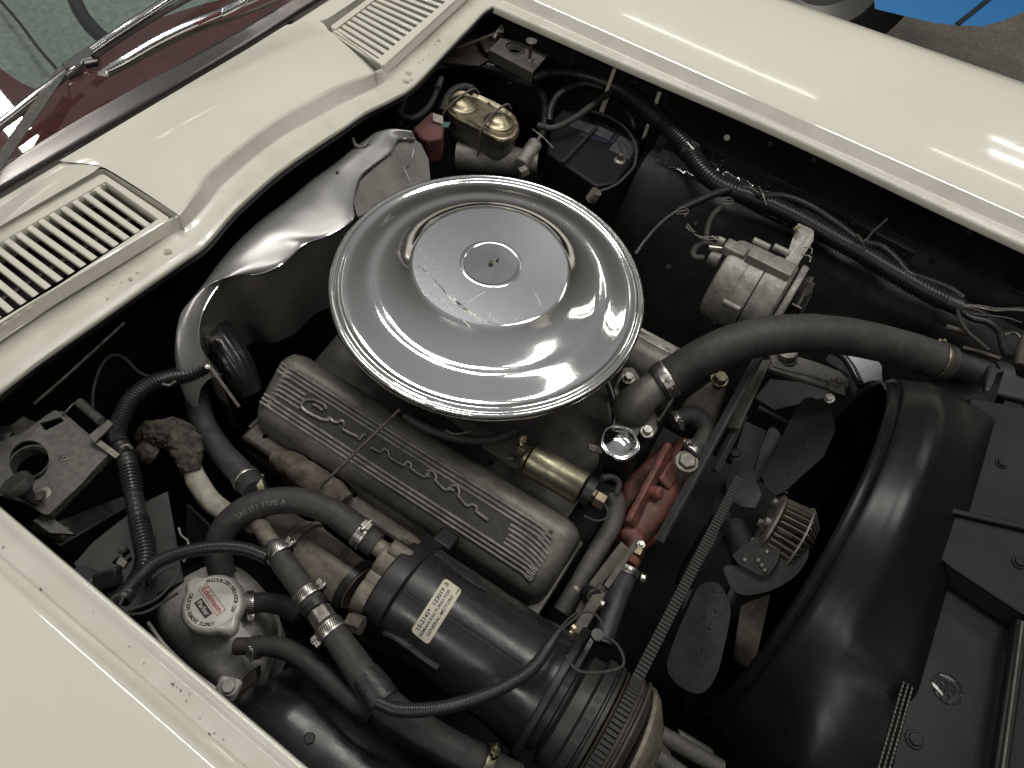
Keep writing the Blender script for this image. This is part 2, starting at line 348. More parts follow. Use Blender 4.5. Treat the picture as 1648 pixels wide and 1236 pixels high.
# near fender (bottom left): lip bead, flat channel, step, top
def line(px0, px1, z, xs):
    a = P(*px0, z); b = P(*px1, z); return [a+(b-a)*((x-a.x)/(b.x-a.x)) for x in xs]
XS = [-.75+.045*i for i in range(42)]
l1 = line((31, 850), (420, 1181), 0, XS); l2 = line((0, 894), (400, 1236), 0, XS); l3 = line((0, 922), (359, 1236), .013, XS)
prof = []
for a, b, c in zip(l1, l2, l3):
    prof.append([a+V((0, .004, -.03)), a+V((0, .004, -.004)), a+V((0, .0025, .0025)), a+V((0, -.001, .004)), a+V((0, -.005, .003)), a+V((0, -.008, 0)),
                 a.lerp(b, .5)+V((0, 0, -.0012)), b+V((0, .002, 0)), b, b+V((0, -.0015, .002)), c+V((0, .0025, -.0035)), c, c+V((0, -.005, .0015)), c+V((0, -.03, .0025)), c+V((0, -.09, .005)), c+V((0, -.18, .008)),
                 c+V((0, -.26, .006)), c+V((0, -.33, -.005)), c+V((0, -.36, -.06)), c+V((0, -.37, -.5))])
chan = [r[:10] for r in prof]; top = [r[9:] for r in prof]
obj('fender_channel', grid(chan), 'paint_d', body, smooth=50, label='grimy cream gutter of the near fender')
obj('fender', grid(top), 'paint', body, smooth=50, label='near cream fender')
# far fender (top right)
def far_prof(x):
    k = max(0, min(1, (x+.1)/.7)); w = .055*k
    I = .622 if x > -.1 else .622; I += .012*math.exp(-((x-.19)/.28)**2)
    z = [(I-.001, -.014), (I-.001, -.004), (I+.001, 0), (I+.004, .001), (.644, .0005), (.6465, .002), (.650, .006), (.656, .016), (.6585, .0192), (.662, .0213), (.667, .0233), (.672, .025), (.678, .0269), (.685, .029), (.697, .0322), (.71, .0354), (.735, .0412), (.76, .0466), (.80, .0545), (.85, .0620), (.88+w*.5, .0648+.008*k),
         (.90+w*.8, .0648+.009*k), (.918+w, .062+.009*k), (.934+w, .054+.009*k), (.947+w, .038+.006*k), (.957+w, .01), (.965+w, -.05), (.97+w, -.35), (.96+w, -.55)]
    return [V((x, y, zz)) for y, zz in z]
rows = [far_prof(x) for x in [-.395+.045*i for i in range(40)]]
obj('fender_channel', grid([r[:9] for r in rows]), 'paint_d', body, smooth=50, label='cream gutter of the far fender')
obj('fender', grid([r[8:] for r in rows]), 'paint', body, smooth=50, label='far cream fender with long thin light reflections')

# cowl: A = opening edge, B = foot of the wall, C = top of the wall
A = [(-230, 803, 0), (-90, 697, 0), (0, 629, 0), (64, 580, 0), (150, 520, 0), (229, 464, .002), (295, 418, .006), (331, 392, .010), (372, 345, .015), (400, 318, .018), (448, 276, .020), (500, 239, .020), (550, 206, .018), (588, 180, .015), (629, 160, .008), (668, 135, .002), (718, 82, 0), (757, 41, 0), (785, 13, 0), (812, 3, 0)]
B = [(-230, 704, .004), (-90, 612, .004), (0, 553, .004), (64, 512, .004), (150, 455, .005), (225, 408, .008), (276, 379, .012), (303, 362, .014), (339, 324, .018), (356, 302, .02), (401, 262, .022), (451, 224, .022), (502, 196, .020), (553, 168, .018), (612, 138, .013), (640, 116, .006), (686, 67, .004), (727, 22, .004), (752, -3, .004), (790, -45, .004)]
B2 = [(a, b-5 if i not in range(6, 15) else b-1, z) for i, (a, b, z) in enumerate(B)]
C = [(-235, 690, .012), (-95, 602, .012), (-5, 545, .012), (60, 504, .012), (146, 448, .013), (222, 400, .018), (272, 358, .03), (289, 347, .036), (319, 306, .040), (334, 282, .042), (390, 235, .045), (440, 197, .045), (502, 161, .042), (553, 135, .040), (606, 117, .034), (628, 104, .014), (677, 60, .012), (719, 15, .012), (744, -10, .012), (782, -52, .012)]
def dens(l, n=5):
    pts = [P(*q) for q in l]; o = []
    for i in range(len(pts)-1):
        Q = [pts[max(0, i-1)], pts[i], pts[i+1], pts[min(len(pts)-1, i+2)]]
        for k in range(n):
            t = k/n; a, b, c, d = Q; o.append(.5*((2*b)+(c-a)*t+(2*a-5*b+4*c-d)*t*t+(3*b-a-3*c+d)*t**3))
    return o+[pts[-1]]
dA, dB, dB2, dC = dens(A), dens(B), dens(B2), dens(C)
rows = []
for a, b, b2, c in zip(dA, dB, dB2, dC):
    w = (c-b2).normalized()*.0015
    rows.append([a+V((-.001, 0, -.008)), a+V((0, 0, -.003)), a+V((-.0012, 0, 0)), a+V((-.004, 0, .0012)), a.lerp(b, .3), a.lerp(b, .75), b, b2+w*.6, b2+(c-b2)*.15, b2+(c-b2)*.85, c, c+V((-.003, 0, .0015))])
obj('cowl_channel', grid(rows), 'paint_d', body, smooth=45, label='grimy cream gutter in front of the cowl')
# dark rubber edge below the gutter
obj('opening_edge', grid([[a+V((.002, 0, -.0035)), a+V((.003, 0, -.007)), a+V((.001, 0, -.013)), a+V((-.01, 0, -.016))] for a in dA]), 'black', body, label='black edge under the cowl gutter')
# cowl top, centre
def chx(x): return 315-.593*x if x < 400 else 78-.63*(x-400)
iC = list(range(7, 15)); low = dens([C[i] for i in iC], 6)
n = len(low); rows = []
Lc_ = [low[0], P(178, 277, .0385), P(162, 268, .04), P(95, 259, .05)]; Rc_ = [low[-1], P(524, 47, .0385), P(519, 33, .04), P(460, chx(460), .05)]
def side(l, s):
    ks = (0, .68, .76, 1)
    for i in range(3):
        if s <= ks[i+1]: return l[i].lerp(l[i+1], (s-ks[i])/(ks[i+1]-ks[i]))
    return l[3]
topc = [P(95+(460-95)*k/(n-1), chx(95+(460-95)*k/(n-1)), .05) for k in range(n)]
cl = [P(175, 272, .036), P(522, 43, .036)]
for k in range(n):
    t = k/(n-1); r = [low[k]+V((-.001, 0, .0005))]
    for j in range(1, 15):
        s = j/14; p = low[k].lerp(topc[k], s)+(side(Lc_, s)-low[0].lerp(topc[0], s))*(1-t)**2+(side(Rc_, s)-low[-1].lerp(topc[-1], s))*t**2
        # the corner points of the grille recesses bow the sides
        b_ = .007*sin(pi*min(1, s*1.1))*sin(pi*t)**.7 + .003*sin(pi*s)
        r.append(p+V((0, 0, b_)))
    rows.append(r)
obj('cowl_panel', grid(rows), 'paint', body, smooth=60, label='glossy cream hump in the middle of the cowl')
def patch(lo, hi, z0, z1, n=10, bump=.004):
    lo = [P(*q, z0) for q in lo]; hi = [P(*q, z1) for q in hi]
    def s(l, t):
        t *= len(l)-1; i = min(int(t), len(l)-2); return l[i].lerp(l[i+1], t-i)
    return grid([[s(lo, i/n).lerp(s(hi, i/n), j/6)+V((0, 0, bump*sin(pi*j/6))) for j in range(7)] for i in range(n+1)])
obj('cowl_strip', patch([(-226, 494), (0, 364), (150, 277), (162, 268)], [(-330, chx(-330)), (-60, chx(-60)), (82, chx(82)), (95, chx(95))], .043, .045, 40, 0), 'paint', body, label='cream strip behind the near grille')
obj('cowl_strip', patch([(519, 33), (530, 28), (576, -2), (680, -85)], [(460, chx(460)), (472, chx(472)), (525, 0), (620, -62)], .043, .045, 40, 0), 'paint', body, label='cream strip behind the far grille')
obj('cowl_end', quadbox([P(-153, 616, .036), P(-226, 493, .043), P(-330, chx(-330), .045), P(-420, 640, .045), P(-300, 712, .036)], .02), 'paint', body, bev=.003)
# recess walls behind and beside the grilles
def wall(l, z0, z1): return grid([[P(*q, z1), P(*q, z1)+V((.002, 0, z0-z1))] for q in l])
obj('recess_wall', wall([(-226, 494), (0, 364), (150, 277), (158, 273), (166, 272), (175, 276), (289, 347)], -.01, .0385), 'paint_d', body)
obj('recess_wall', wall([(606, 117), (524, 46), (521, 40), (526, 33), (576, -2), (680, -85)], -.01, .0385), 'paint_d', body)

# cowl grilles: a frame with slots; every slat between two slots is a piece
def grille(corners, starts, ends, z, label, gutter):
    g = None
    # frame = plate with one big hole, slats laid across
    fr = corners; pl = pz(z)
    S0 = [P(*q, z) for q in starts]; E0 = [P(*q, z) for q in ends]
    ex = (E0[0]-S0[0]).normalized()
    d = (S0[-1]-S0[0])/(len(S0)-1); dh = d.normalized()
    hole = [S0[0]-dh*.006-ex*.002, E0[0]-dh*.006+ex*.002, E0[-1]+dh*.006+ex*.002, S0[-1]+dh*.006-ex*.002]
    rim = []
    cs = [P(*q, z) for q in fr]
    for i in range(4):
        p, q, r_ = cs[i-1], cs[i], cs[(i+1) % 4]; a = (p-q).normalized(); b = (r_-q).normalized(); R = .009
        for k in range(7):
            t = k/6; rim.append(q+a*R*(1-t)**2+b*R*t**2)
    f = plate('cowl_grille', [rim, hole], pl, .018, 'paint', body, bev=.0022, label=label)
    w = d.length
    for i in range(len(S0)+1):
        # slat between slot i-1 and i
        if i == 0: a, b, wd = S0[0]-d*.5, E0[0]-d*.5, .0045
        elif i == len(S0): a, b, wd = S0[-1]+d*.5, E0[-1]+d*.5, .0045
        else: a, b, wd = (S0[i-1]+S0[i])/2, (E0[i-1]+E0[i])/2, w*.54
        mb = bar(a-ex*.004+V((0, 0, -.004)), b+ex*.004+V((0, 0, -.004)), wd, .007)
        o = obj('slat', mb, 'paint', f, bev=.0018, seg=3)
    for i in range(len(S0)):           # rounded ends of the slots
        mb = MB()
        for c, s in ((S0[i], -1), (E0[i], 1)):
            for sd in (-1, 1):
                q = [c+ex*s*.0028+dh*sd*w*.26, c-ex*s*.0008+dh*sd*w*.26, c+ex*s*.0004+dh*sd*w*.17, c+ex*s*.0022+dh*sd*w*.08, c+ex*s*.0028]
                q = [p+V((0, 0, -.0016)) for p in q]
                quadbox(q, .006, mb, V((0, 0, -1)))
        obj('slot_end', mb, 'paint', f, kind='stuff')
    # mesh screen supports seen through the slots
    mb = MB(); a = S0[0].lerp(E0[0], .42); b = S0[-1].lerp(E0[-1], .42)
    bar(a+V((0, 0, -.033)), b+V((0, 0, -.033)), .006, .003, mb=mb)
    obj('cross_rod', mb, 'taupe', f)
    # black tray below
    t = [P(*q, z)+V((0, 0, -.055)) for q in corners]
    mb = quadbox([t[0]+V((-.03, 0, 0)), t[1]+V((-.03, 0, 0)), t[2], t[3]], .004); obj('plenum_tray', mb, 'void', f)
    return f
zl = .032
st = [(165, 298), (147, 308), (129, 318), (110, 327), (91, 338), (74, 348), (55, 358), (38, 370), (19, 380), (2, 391), (-17, 402), (-36, 413), (-55, 424)]+[(-55-19*k, 424+11.2*k) for k in range(1, 8)]
en = [(246, 356), (230, 367), (214, 378), (197, 389), (181, 400), (165, 412), (147, 424), (130, 435), (110, 447), (92, 459), (73, 472), (53, 485), (33, 498)]+[(33-20.3*k, 498+13.2*k) for k in range(1, 8)]
grille([(166, 279), (277, 354), (-150, 611), (-222, 491)], st, en, zl, 'cream slotted cowl grille at the left edge', None)
k = 24; s0, s1 = (540, 49), (714, -62); e0, e1 = (610, 95), (782, -34)
# measured: slot starts run from (540,49) to (600,8); ends from (611,96) to (655,65)
st = [(540+8.1*i, 49-5.9*i-.01*i*i) for i in range(k)]; en = [(611+9.1*i, 95-7.3*i-.02*i*i) for i in range(k)]
grille([(530, 44), (720, -95), (800, -60), (616, 108)], st, en, zl, 'cream slotted cowl grille at the top edge', None)
for l in ([(-90, 560), (0, 530), (273, 372)], ):
    pass
# stains on the gutter
mb = MB()
for (x, y, r) in [(713, 47, 3.5), (708, 55, 3), (705, 66, 4.5), (722, 40, 2), (657, 118, 6), (653, 131, 5.5), (662, 128, 2), (673, 101, 1.8), (681, 96, 1.4), (525, 184, 5), (518, 182, 3), (210, 449, 4), (221, 439, 2.5), (196, 455, 1.6), (173, 481, 1.8), (270, 405, 7), (180, 458, 5), (691, 88, 2), (360, 309, 1.6), (700, 72, 2.5)]:
    # find the height of the gutter there: nearest A/B pair
    j = min(range(len(dA)), key=lambda i: min((dA[i].lerp(dB[i], t)-P(x, y, .01)).length for t in (.3, .5, .7)))
    c = P(x, y, (dA[j].z+dB[j].z)/2); rr = r*mpp(c)
    ring = [c+V((cos(a)*rr*(1+.25*sin(3*a+x)), sin(a)*rr*(.8+.2*cos(2*a+y)), .0006)) for a in [2*pi*q/12 for q in range(12)]]
    j2 = [V((p.x, p.y, p.z)) for p in ring]; mb.add(j2, [tuple(range(12))])
M['stain'] = mat('dried_drip', (.33, .29, .225), .5, 0, col2=(.46, .42, .34), cs=140)
obj('drip_marks', mb, 'stain', body, kind='stuff')
mb = MB()
for (x, y, r) in [(278, 1101, 2.2), (291, 1111, 1.6), (262, 1062, 1.2), (66, 949, 2.4), (337, 1182, 2.6), (208, 1040, 1.2), (345, 1180, 1.4), (150, 985, 1.1), (300, 1128, 1.3), (322, 1156, 1.0), (5, 881, 1.8), (232, 1067, 1.2), (285, 1106, 1.0), (305, 1116, 1.2), (240, 1046, .9), (360, 1190, 1.1), (120, 940, .9)]:
    c = P(x, y, .0006); rr = r*mpp(c); mb.add([c+V((cos(a)*rr*(1.3+.5*sin(2*a+x)), sin(a)*rr*(.7+.3*cos(3*a+y)), .0002)) for a in [2*pi*q/9 for q in range(9)]], [tuple(range(9))])
M['chip'] = mat('paint_chip', (.12, .10, .075), .7); obj('paint_chips', mb, 'chip', body, kind='stuff')

# windshield trim, glass and what shows in and through it
tl = [(x, chx(x)) for x in range(-400, 721, 40)]
hw = [40 if x < 150 else 40-(x-150)*.03 for x, _ in tl]
rows = []
for (x, y), h_ in zip(tl, hw):
    a = P(x, y, .049); b = P(x-h_*.42, y-h_*.93, .070)
    rows.append([a+V((0, 0, -.03)), a, a.lerp(b, .06)+V((0, 0, .003)), a.lerp(b, .3)+V((0, 0, .0045)), a.lerp(b, .5)+V((0, 0, .002)), a.lerp(b, .75)+V((0, 0, .004)), b.lerp(a, .05)+V((0, 0, .002)), b, b+V((-.002, 0, -.02))])
obj('windshield_trim', grid(rows), 'trim', body, smooth=60)
g0 = [P(x-h_*.42, y-h_*.93, .066) for (x, y), h_ in zip(tl, hw)]
obj('windshield', grid([[p, p+V((-.5, 0, .20))] for p in g0]), 'glass', body)
mr = [V((p.x+.01, p.y, .03)) for p in g0]
edge = [(-120, 40, -.16), (0, 110, -.16), (30, 131, -.16), (56, 143, -.16), (85, 128, -.16), (125, 96, -.16), (175, 66, -.16), (220, 40, -.16), (300, 20, -.16), (420, 0, -.16), (560, -60, -.16)]
en_ = [P(*q) for q in edge]
def lerpl(l, t): t *= len(l)-1; i = min(int(t), len(l)-2); return l[i].lerp(l[i+1], t-i)
obj('dashboard', grid([[lerpl(mr, i/30), lerpl(mr, i/30).lerp(lerpl(en_, i/30), .35)+V((0, 0, .03)), lerpl(mr, i/30).lerp(lerpl(en_, i/30), .8)+V((0, 0, .02)), lerpl(en_, i/30), lerpl(en_, i/30)+V((-.02, 0, -.1))] for i in range(31)]), 'maroon', body, label='maroon dashboard seen through the windshield')
se = [P(-300, -500, -.42), P(700, -500, -.42), P(700, 260, -.42), P(-300, 260, -.42)]
reflection_sheet = obj('reflection_sheet', grid([[P(-300+1000*i/20, -500+760*j/14, -.4)+V((0, 0, .02*sin(i*.7)+.015*sin(j))) for j in range(15)] for i in range(21)]), 'green', body, label='grey-green sheet coloured as a reflection in the windshield')  # grey-green sheet standing in for the ceiling reflected in the glass
obj('sheet_seam', sweep(cat([P(-5, -5, -.375), P(30, 35, -.375), P(60, 75, -.375), P(92, 112, -.375)], .02, .004), 6), 'dark', reflection_sheet)
sw = [(108, -40, -.1), (118, -8, -.1), (127, 15, -.1), (142, 38, -.1), (162, 58, -.1), (185, 75, -.1)]
obj('steering_wheel', sweep(cat([P(*q) for q in sw], .01, .013), 12), 'dark', body)

# wipers
wa = thing('windshield_wiper', 'long polished wiper arm with a flat strap, nearest the left edge', 'wiper', P(120, 95, .110), 'wipers on the windshield')
for nm, l, r in (('arm', [(-60, 240, .105), (0, 197, .105), (60, 150, .110), (112, 112, .112)], .0042), ('blade', [(145, 82, .118), (178, 59, .120), (235, 22, .125), (300, -18, .125), (380, -60, .120)], .0055)):
    obj(nm, sweep(cat([P(*q) for q in l], .008, r), 10), 'chrome', wa)
obj('rubber_edge', sweep(cat([P(*q) for q in [(150, 92, .110), (185, 68, .110), (240, 33, .115), (310, -6, .115), (390, -50, .110)]], .008, .004), 8), 'taupe', wa)
obj('rubber_edge', sweep(cat([P(*q) for q in [(-60, 253, .100), (0, 207, .100), (60, 163, .103), (130, 105, .110)]], .008, .003), 8), 'taupe', wa)
j = plate('joint', [[(99, 104), (120, 90), (140, 77), (146, 76), (160, 88), (155, 94), (135, 99), (128, 108), (107, 116)]], pz(.1), .012, 'chrome', wa, bev=.0022)
obj('rivet', cyl(P(108, 107, .120), P(108, 107, .1)+V((0, 0, .003)), .0025, 12), 'steel', j)
obj('strap', bar(P(104, 108, .115), P(-40, 318, .095), .015, .0025), 'galv', wa, bev=.0006)
wb = thing('windshield_wiper', 'short polished wiper blade lying below the long one', 'wiper', P(280, 60, .110), 'wipers on the windshield')
obj('blade', sweep(cat([P(*q) for q in [(165, 116, .105), (200, 96, .110), (255, 64, .115), (310, 38, .120), (362, 18, .120), (420, -8, .120), (500, -40, .120)]], .008, [.0035, .006, .0065, .006, .0055, .005, .005]), 12), 'chrome', wb)
obj('rubber_edge', sweep(cat([P(*q) for q in [(172, 122, .100), (210, 103, .103), (262, 75, .106), (320, 48, .110), (380, 28, .110), (450, 0, .110)]], .008, .0028), 8), 'taupe', wb)
obj('end_cap', box(P(166, 119, .105), RC*.007, UC*.004, FW*.003), 'steel', wb, bev=.0015)
obj('joint', box(P(378, 10, .125), (P(400, 0, .105)-P(360, 20, .105))/2, UC*.006, FW*.004), 'chrome', wb, bev=.0025)
obj('slot_inlay', bar(P(318, 38, .125), P(355, 20, .125), .004, .003), 'maroon', wb)

# firewall, inner panels and the dark bottom of the bay
fw = []
for y in [-.60+.05*i for i in range(28)]:
    bx = -.405-.02*math.exp(-(y/.25)**2)
    fw.append([V((bx-.03, y, .0)), V((bx-.04, y, -.1)), V((bx-.03, y, -.25)), V((bx+.02, y, -.5)), V((bx+.1, y, -.62))])
obj('firewall', grid(fw), 'panel', body, smooth=60)
obj('inner_fender', grid([[V((x, -.553, -.02)), V((x, -.57, -.08)), V((x, -.565, -.2)), V((x, -.5, -.34)), V((x, -.42, -.5)), V((x, -.4, -.62))] for x in XS]), 'panel', body, smooth=60, label='black inner panel below the near fender')
# far side: tall wall under the lip, a shelf, then the wheel housing
rows = []
for i in range(34):
    x = -.02+.035*i; k = min(1, max(0, (x+.02)/.12))
    wob = .006*noise.noise(V((x*6, 0, 0)))
    rows.append([V((x, .648, -.012)), V((x, .668, -.03)), V((x, .672, -.10+wob)), V((x, .664, -.128+wob)), V((x, .635, -.148+wob)), V((x, .605, -.158+wob)), V((x, .585, -.17)), V((x, .565, -.20)), V((x, .52, -.30)), V((x, .45, -.45)), V((x, .40, -.62))])
ifn = obj('inner_fender', grid(rows), 'panel', body, smooth=60, label='black inner panel below the far fender, tar along its fold')
# rear edge of that wheel housing, towards the battery
rr = rows[0]; obj('inner_fender_end', grid([[p, p+V((-.05, .02, -.05)), p+V((-.06, .05, -.35))] for p in rr[2:]]), 'panel', body, smooth=60)
obj('shelf_seam', sweep([(V((x_q, .664-.0, -.108)), .0022) for x_q in [.02+.03*k for k in range(30)]], 6), 'panel', ifn)
for q in ((1420, 300), (1560, 372), (1310, 258), (1500, 420), (1240, 232)):
    c = PY(q[0], q[1], .664); obj('bolt', ngon(c+V((0, .003, 0)), (0, -1, .2), .006, .006, 6), 'dgrey', ifn, bev=.0006)
for q in ((1120, 360), (1075, 430), (1150, 520)):
    c = P(q[0], q[1], -.2); obj('rivet', lathe(c, (-.1, -.7, .6), [(0, .006), (.003, .004)], 12), 'dgrey', ifn)
# lumpy glossy tar along the fold
tr_ = []
for i in range(90):
    x = .0+i*.0055; env = max(.0, min(1, i/8)*(1-max(0, i-26)/62))**1.3
    row = []
    for j in range(16):
        t = j/15; y = .664-.050*t; z = -.118-.034*t**.8
        b_ = (noise.noise(V((x*330, y*330, 3)))*.5+.5)*.008+(noise.noise(V((x*140, y*140, 7)))*.5+.4)*.006
        row.append(V((x, y, z+.007+b_*env*sin(pi*t)**.6-.006*(1-env)-.004*(1-sin(pi*t)))))
    tr_.append(row)
obj('tar_seam', grid(tr_), 'tar', ifn, smooth=80, kind='stuff')
for q, r in (((1171, 220), 3.4), ((1068, 311), 2.6)):
    c = PY(q[0], q[1], .664); rr_ = r*mpp(c)
    obj('hole', lathe(c+V((0, -.004, 0)), (0, -1, .2), [(0, rr_*1.5), (.0006, rr_*1.2)], 16), 'cream', ifn, label='small cream disc coloured as light through a hole')  # pale disc: the light behind the hole is only colour
# cream louvre fins seen through the side vent
lv = obj('side_vent', box(V((-.24, .745, -.16)), (.24, 0, 0), (0, .004, 0), (0, 0, .16)), 'void', body)
obj('vent_fin', bar(PY(924, 78, .68), PY(913, 133, .68), .014, .003, up=(0, 1, 0)), 'fan', lv, bev=.0005)
for (a, b, w_) in (((994, 98), (976, 148), .007), ((978, 152), (964, 192), .0095), ((1067, 126), (1064, 142), .005), ((1062, 148), (1052, 178), .007), ((1046, 192), (1033, 232), .007)):
    obj('vent_fin', bar(PY(a[0], a[1], .68), PY(b[0], b[1], .68), w_, .004, up=(0, 1, 0)), 'cream', lv, bev=.0006)
    obj('vent_fin', bar(PY(a[0]+13, a[1]+4, .70), PY(b[0]+13, b[1]+4, .70), w_*2, .003, up=(0, 1, 0)), 'fan', lv, bev=.0006)
# the raised hood, hinged at the nose and leaning away (outside the frame; the polished lid mirrors it)
hd_ = grid([[V((1.02+.30*t, -.60+1.2*j/8, .02+1.15*t)) for j in range(9)] for t in [k/6 for k in range(7)]])
M['hood_in'] = mat('hood_underside', (.16, .145, .12), .6, 0, col2=(.11, .10, .085), cs=6)
obj('hood', hd_, 'hood_in', body, solid=.012, label='raised hood leaning back over the nose')
# bottom of the bay
plate('splash_pan', [[V((-.45, -.6, -.6)), V((.9, -.6, -.6)), V((.9, .75, -.6)), V((-.45, .75, -.6))], [PX(1210, 940, .45)*0+P(1195, 955, -.6), P(1265, 930, -.6), P(1245, 1040, -.6), P(1205, 1100, -.6), P(1178, 1060, -.6)],
      [P(1250, 800, -.6), P(1290, 750, -.6), P(1350, 755, -.6), P(1320, 830, -.6), P(1260, 840, -.6)]], pz(-.6), .01, 'void', body)

# ---------------------------------------------------------------- things beyond the car
blue = thing('parked_car', 'bright blue car nose in the top right corner', 'car', P(1540, 0, -.6))
zb = -.33
bo = [(1405, -30), (1408, 14), (1440, 22), (1500, 36), (1545, 41), (1580, 42), (1612, 34), (1700, -4), (1720, -60)]
rows = []
for k_, (off, z) in enumerate(((0, -.33), (.02, -.338), (.06, -.345), (.3, -.35))):
    rows.append([P(a, b, zb)+V((0, off, z-zb)) for a, b in bo])
bm_ = grid(rows); q = [P(a, b, zb) for a, b in bo]; bm_.add(q+[P(1405, -160, zb+.2), P(1740, -160, zb+.2)], [tuple([len(q)]+list(range(len(q)))+[len(q)+1])])
bbody = obj('body', bm_, 'blue', blue, smooth=30, bev=.004)
obj('panel_gap', bar(P(1541, 39, zb+.003), P(1600, -8, zb+.004), .014, .006), 'ink', bbody)
wh = thing('wheel', 'tyre and pale steel wheel of another car behind the far fender', 'wheel', P(1320, 5, -.6))
c = P(1335, -70, -.45); d = V((.12, -.98, .1))
obj('tyre', lathe(c, d, [(-.1, .20), (-.1, .30), (-.08, .335), (.06, .335), (.09, .30), (.1, .215)], 64, closed=True), 'tyre', wh)
obj('rim', lathe(c, d, [(-.02, .05), (.05, .08), (.06, .12), (.05, .15), (.075, .19), (.095, .215), (.085, .218), (-.02, .2)], 48), 'wheelp', wh)
# ================================================================ ENGINE
# ---------------------------------------------------------------- air cleaner
LC = P(787, 455, 0.0); tilt = V((.0, -.04, 1)).normalized()
ac = thing('air_cleaner', 'big round polished air cleaner with a stepped lid and a wing nut', 'air cleaner', LC+V((0, 0, -.1)))
R = .2125
prof = [(-.016, .200), (-.014, .209), (-.008, .2128), (-.002, .2128), (.0015, .2105), (.002, .2075), (.0002, .2055), (.0012, .2035), (.0035, .2015), (.0035, .1985), (.0012, .1962), (.0006, .193),
        (.0025, .186), (.0065, .175), (.0100, .166), (.0118, .160), (.0122, .155), (.0120, .150), (.0130, .145), (.0155, .138), (.0190, .130), (.0238, .121), (.0292, .1130), (.0338, .1072), (.0362, .1043), (.0375, .1015)]
lid = obj('lid', lathe(LC, tilt, prof[::-1], 160), 'lidm', ac, smooth=70)
fl = [(.0375, .1015), (.0370, .097), (.0363, .06), (.0360, .040)]
obj('lid_centre', lathe(LC+tilt*.0004, tilt, fl[::-1], 120, closed=False), 'lidflat', lid, smooth=70, label='scuffed flat centre of the lid')
obj('dimple', lathe(LC+tilt*.0009, tilt, [(.0165, .0005), (.0170, .004), (.0190, .009), (.0230, .0165), (.0280, .024), (.0333, .0305), (.0374, .0355), (.0382, .038), (.0372, .041)], 64), 'chrome', lid, smooth=80)
c = LC+tilt*.020
wn = obj('wing_nut', cyl(c, c+tilt*.022, .0032, 14, lathe(c, tilt, [(0, .009), (.003, .0085), (.006, .006), (.010, .0055)], 20)), 'rust', ac)
for s in (-1, 1):
    e1 = (RC*.7+UC*.45).normalized()*s
    obj('wing', box(c+tilt*.012+e1*.008, e1*.004+tilt*.004, e1.cross(tilt)*.0014, tilt*.004), 'dark', wn, bev=.001)
# scratches on the flat centre
mb = MB()
def lidp(px, py, h=.0379):
    return hit(px, py, LC+tilt*h, tilt)
for l, wd in (([(672, 428), (690, 440), (710, 462), (735, 490), (770, 512), (808, 524)], .0016), ([(730, 480), (745, 495), (765, 508)], .0035), ([(690, 470), (720, 492), (745, 515), (757, 527)], .0007), ([(700, 480), (740, 490), (780, 470)], .0006), ([(860, 470), (868, 485), (872, 496)], .0007)):
    pts = [p for p, _ in cat([lidp(*q) for q in l], .004)]
    for i in range(len(pts)-1):
        a, b = pts[i], pts[i+1]; d = (b-a).cross(tilt).normalized()*wd*.5
        mb.add([a-d, a+d, b+d, b-d], [(0, 1, 2, 3)])
for i in range(70):
    a = random.random()*2*pi; r = .05+.05*random.random()**.5; cc = LC+tilt*.0377+V((cos(a)*r, sin(a)*r, sin(a)*r*.035)); t = V((-sin(a), cos(a), 0)).lerp(V((cos(a*3), sin(a*3), 0)), random.random()*.8).normalized()*random.uniform(.002, .006); d = t.cross(tilt).normalized()*.0002
    mb.add([cc-t-d, cc-t+d, cc+t+d, cc+t-d], [(0, 1, 2, 3)])
M['scr'] = mat('pale_scratch', (.78, .76, .70), .5, .5); obj('scratches', mb, 'scr', lid, kind='stuff')
obj('filter_element', lathe(LC, tilt, [(-.06, .155), (-.014, .155)], 64), 'filter', ac)
obj('base_pan', lathe(LC, tilt, [(-.085, .06), (-.082, .09), (-.07, .12), (-.064, .165), (-.058, .172), (-.05, .168)], 80), 'blackg', ac, smooth=60)
obj('carburettor', lathe(LC-tilt*.15, tilt, [(0, .07), (.03, .075), (.07, .06)], 24), 'alu_face', ac)

# ---------------------------------------------------------------- cylinder heads, intake, block
eng = thing('engine_block', 'dark engine block and intake manifold under the air cleaner', 'engine', (0, 0, -.4))
obj('block', box((.02, 0, -.40), (.25, 0, 0), (0, .20, 0), (0, 0, .16)), 'void', eng, bev=.01)
rows = []
for i in range(40):
    x = -.22+.45*i/39; row = []
    for j in range(24):
        y = -.155+.31*j/23; z = -.205+.03*math.exp(-(y/.07)**2)+.012*abs(sin(x*26))*math.exp(-((abs(y)-.09)/.04)**2)+.004*noise.noise(V((x*40, y*40, 0)))
        row.append(V((x, y, z)))
    rows.append(row)
obj('intake_manifold', grid(rows), 'alu_face', eng, smooth=70)
for s in (-1, 1):
    obj('cylinder_head', box((.015, s*.225, -.245), (.235, 0, 0), (0, .045, -.0*s), (0, 0, .04)), 'taupe', eng, bev=.005)

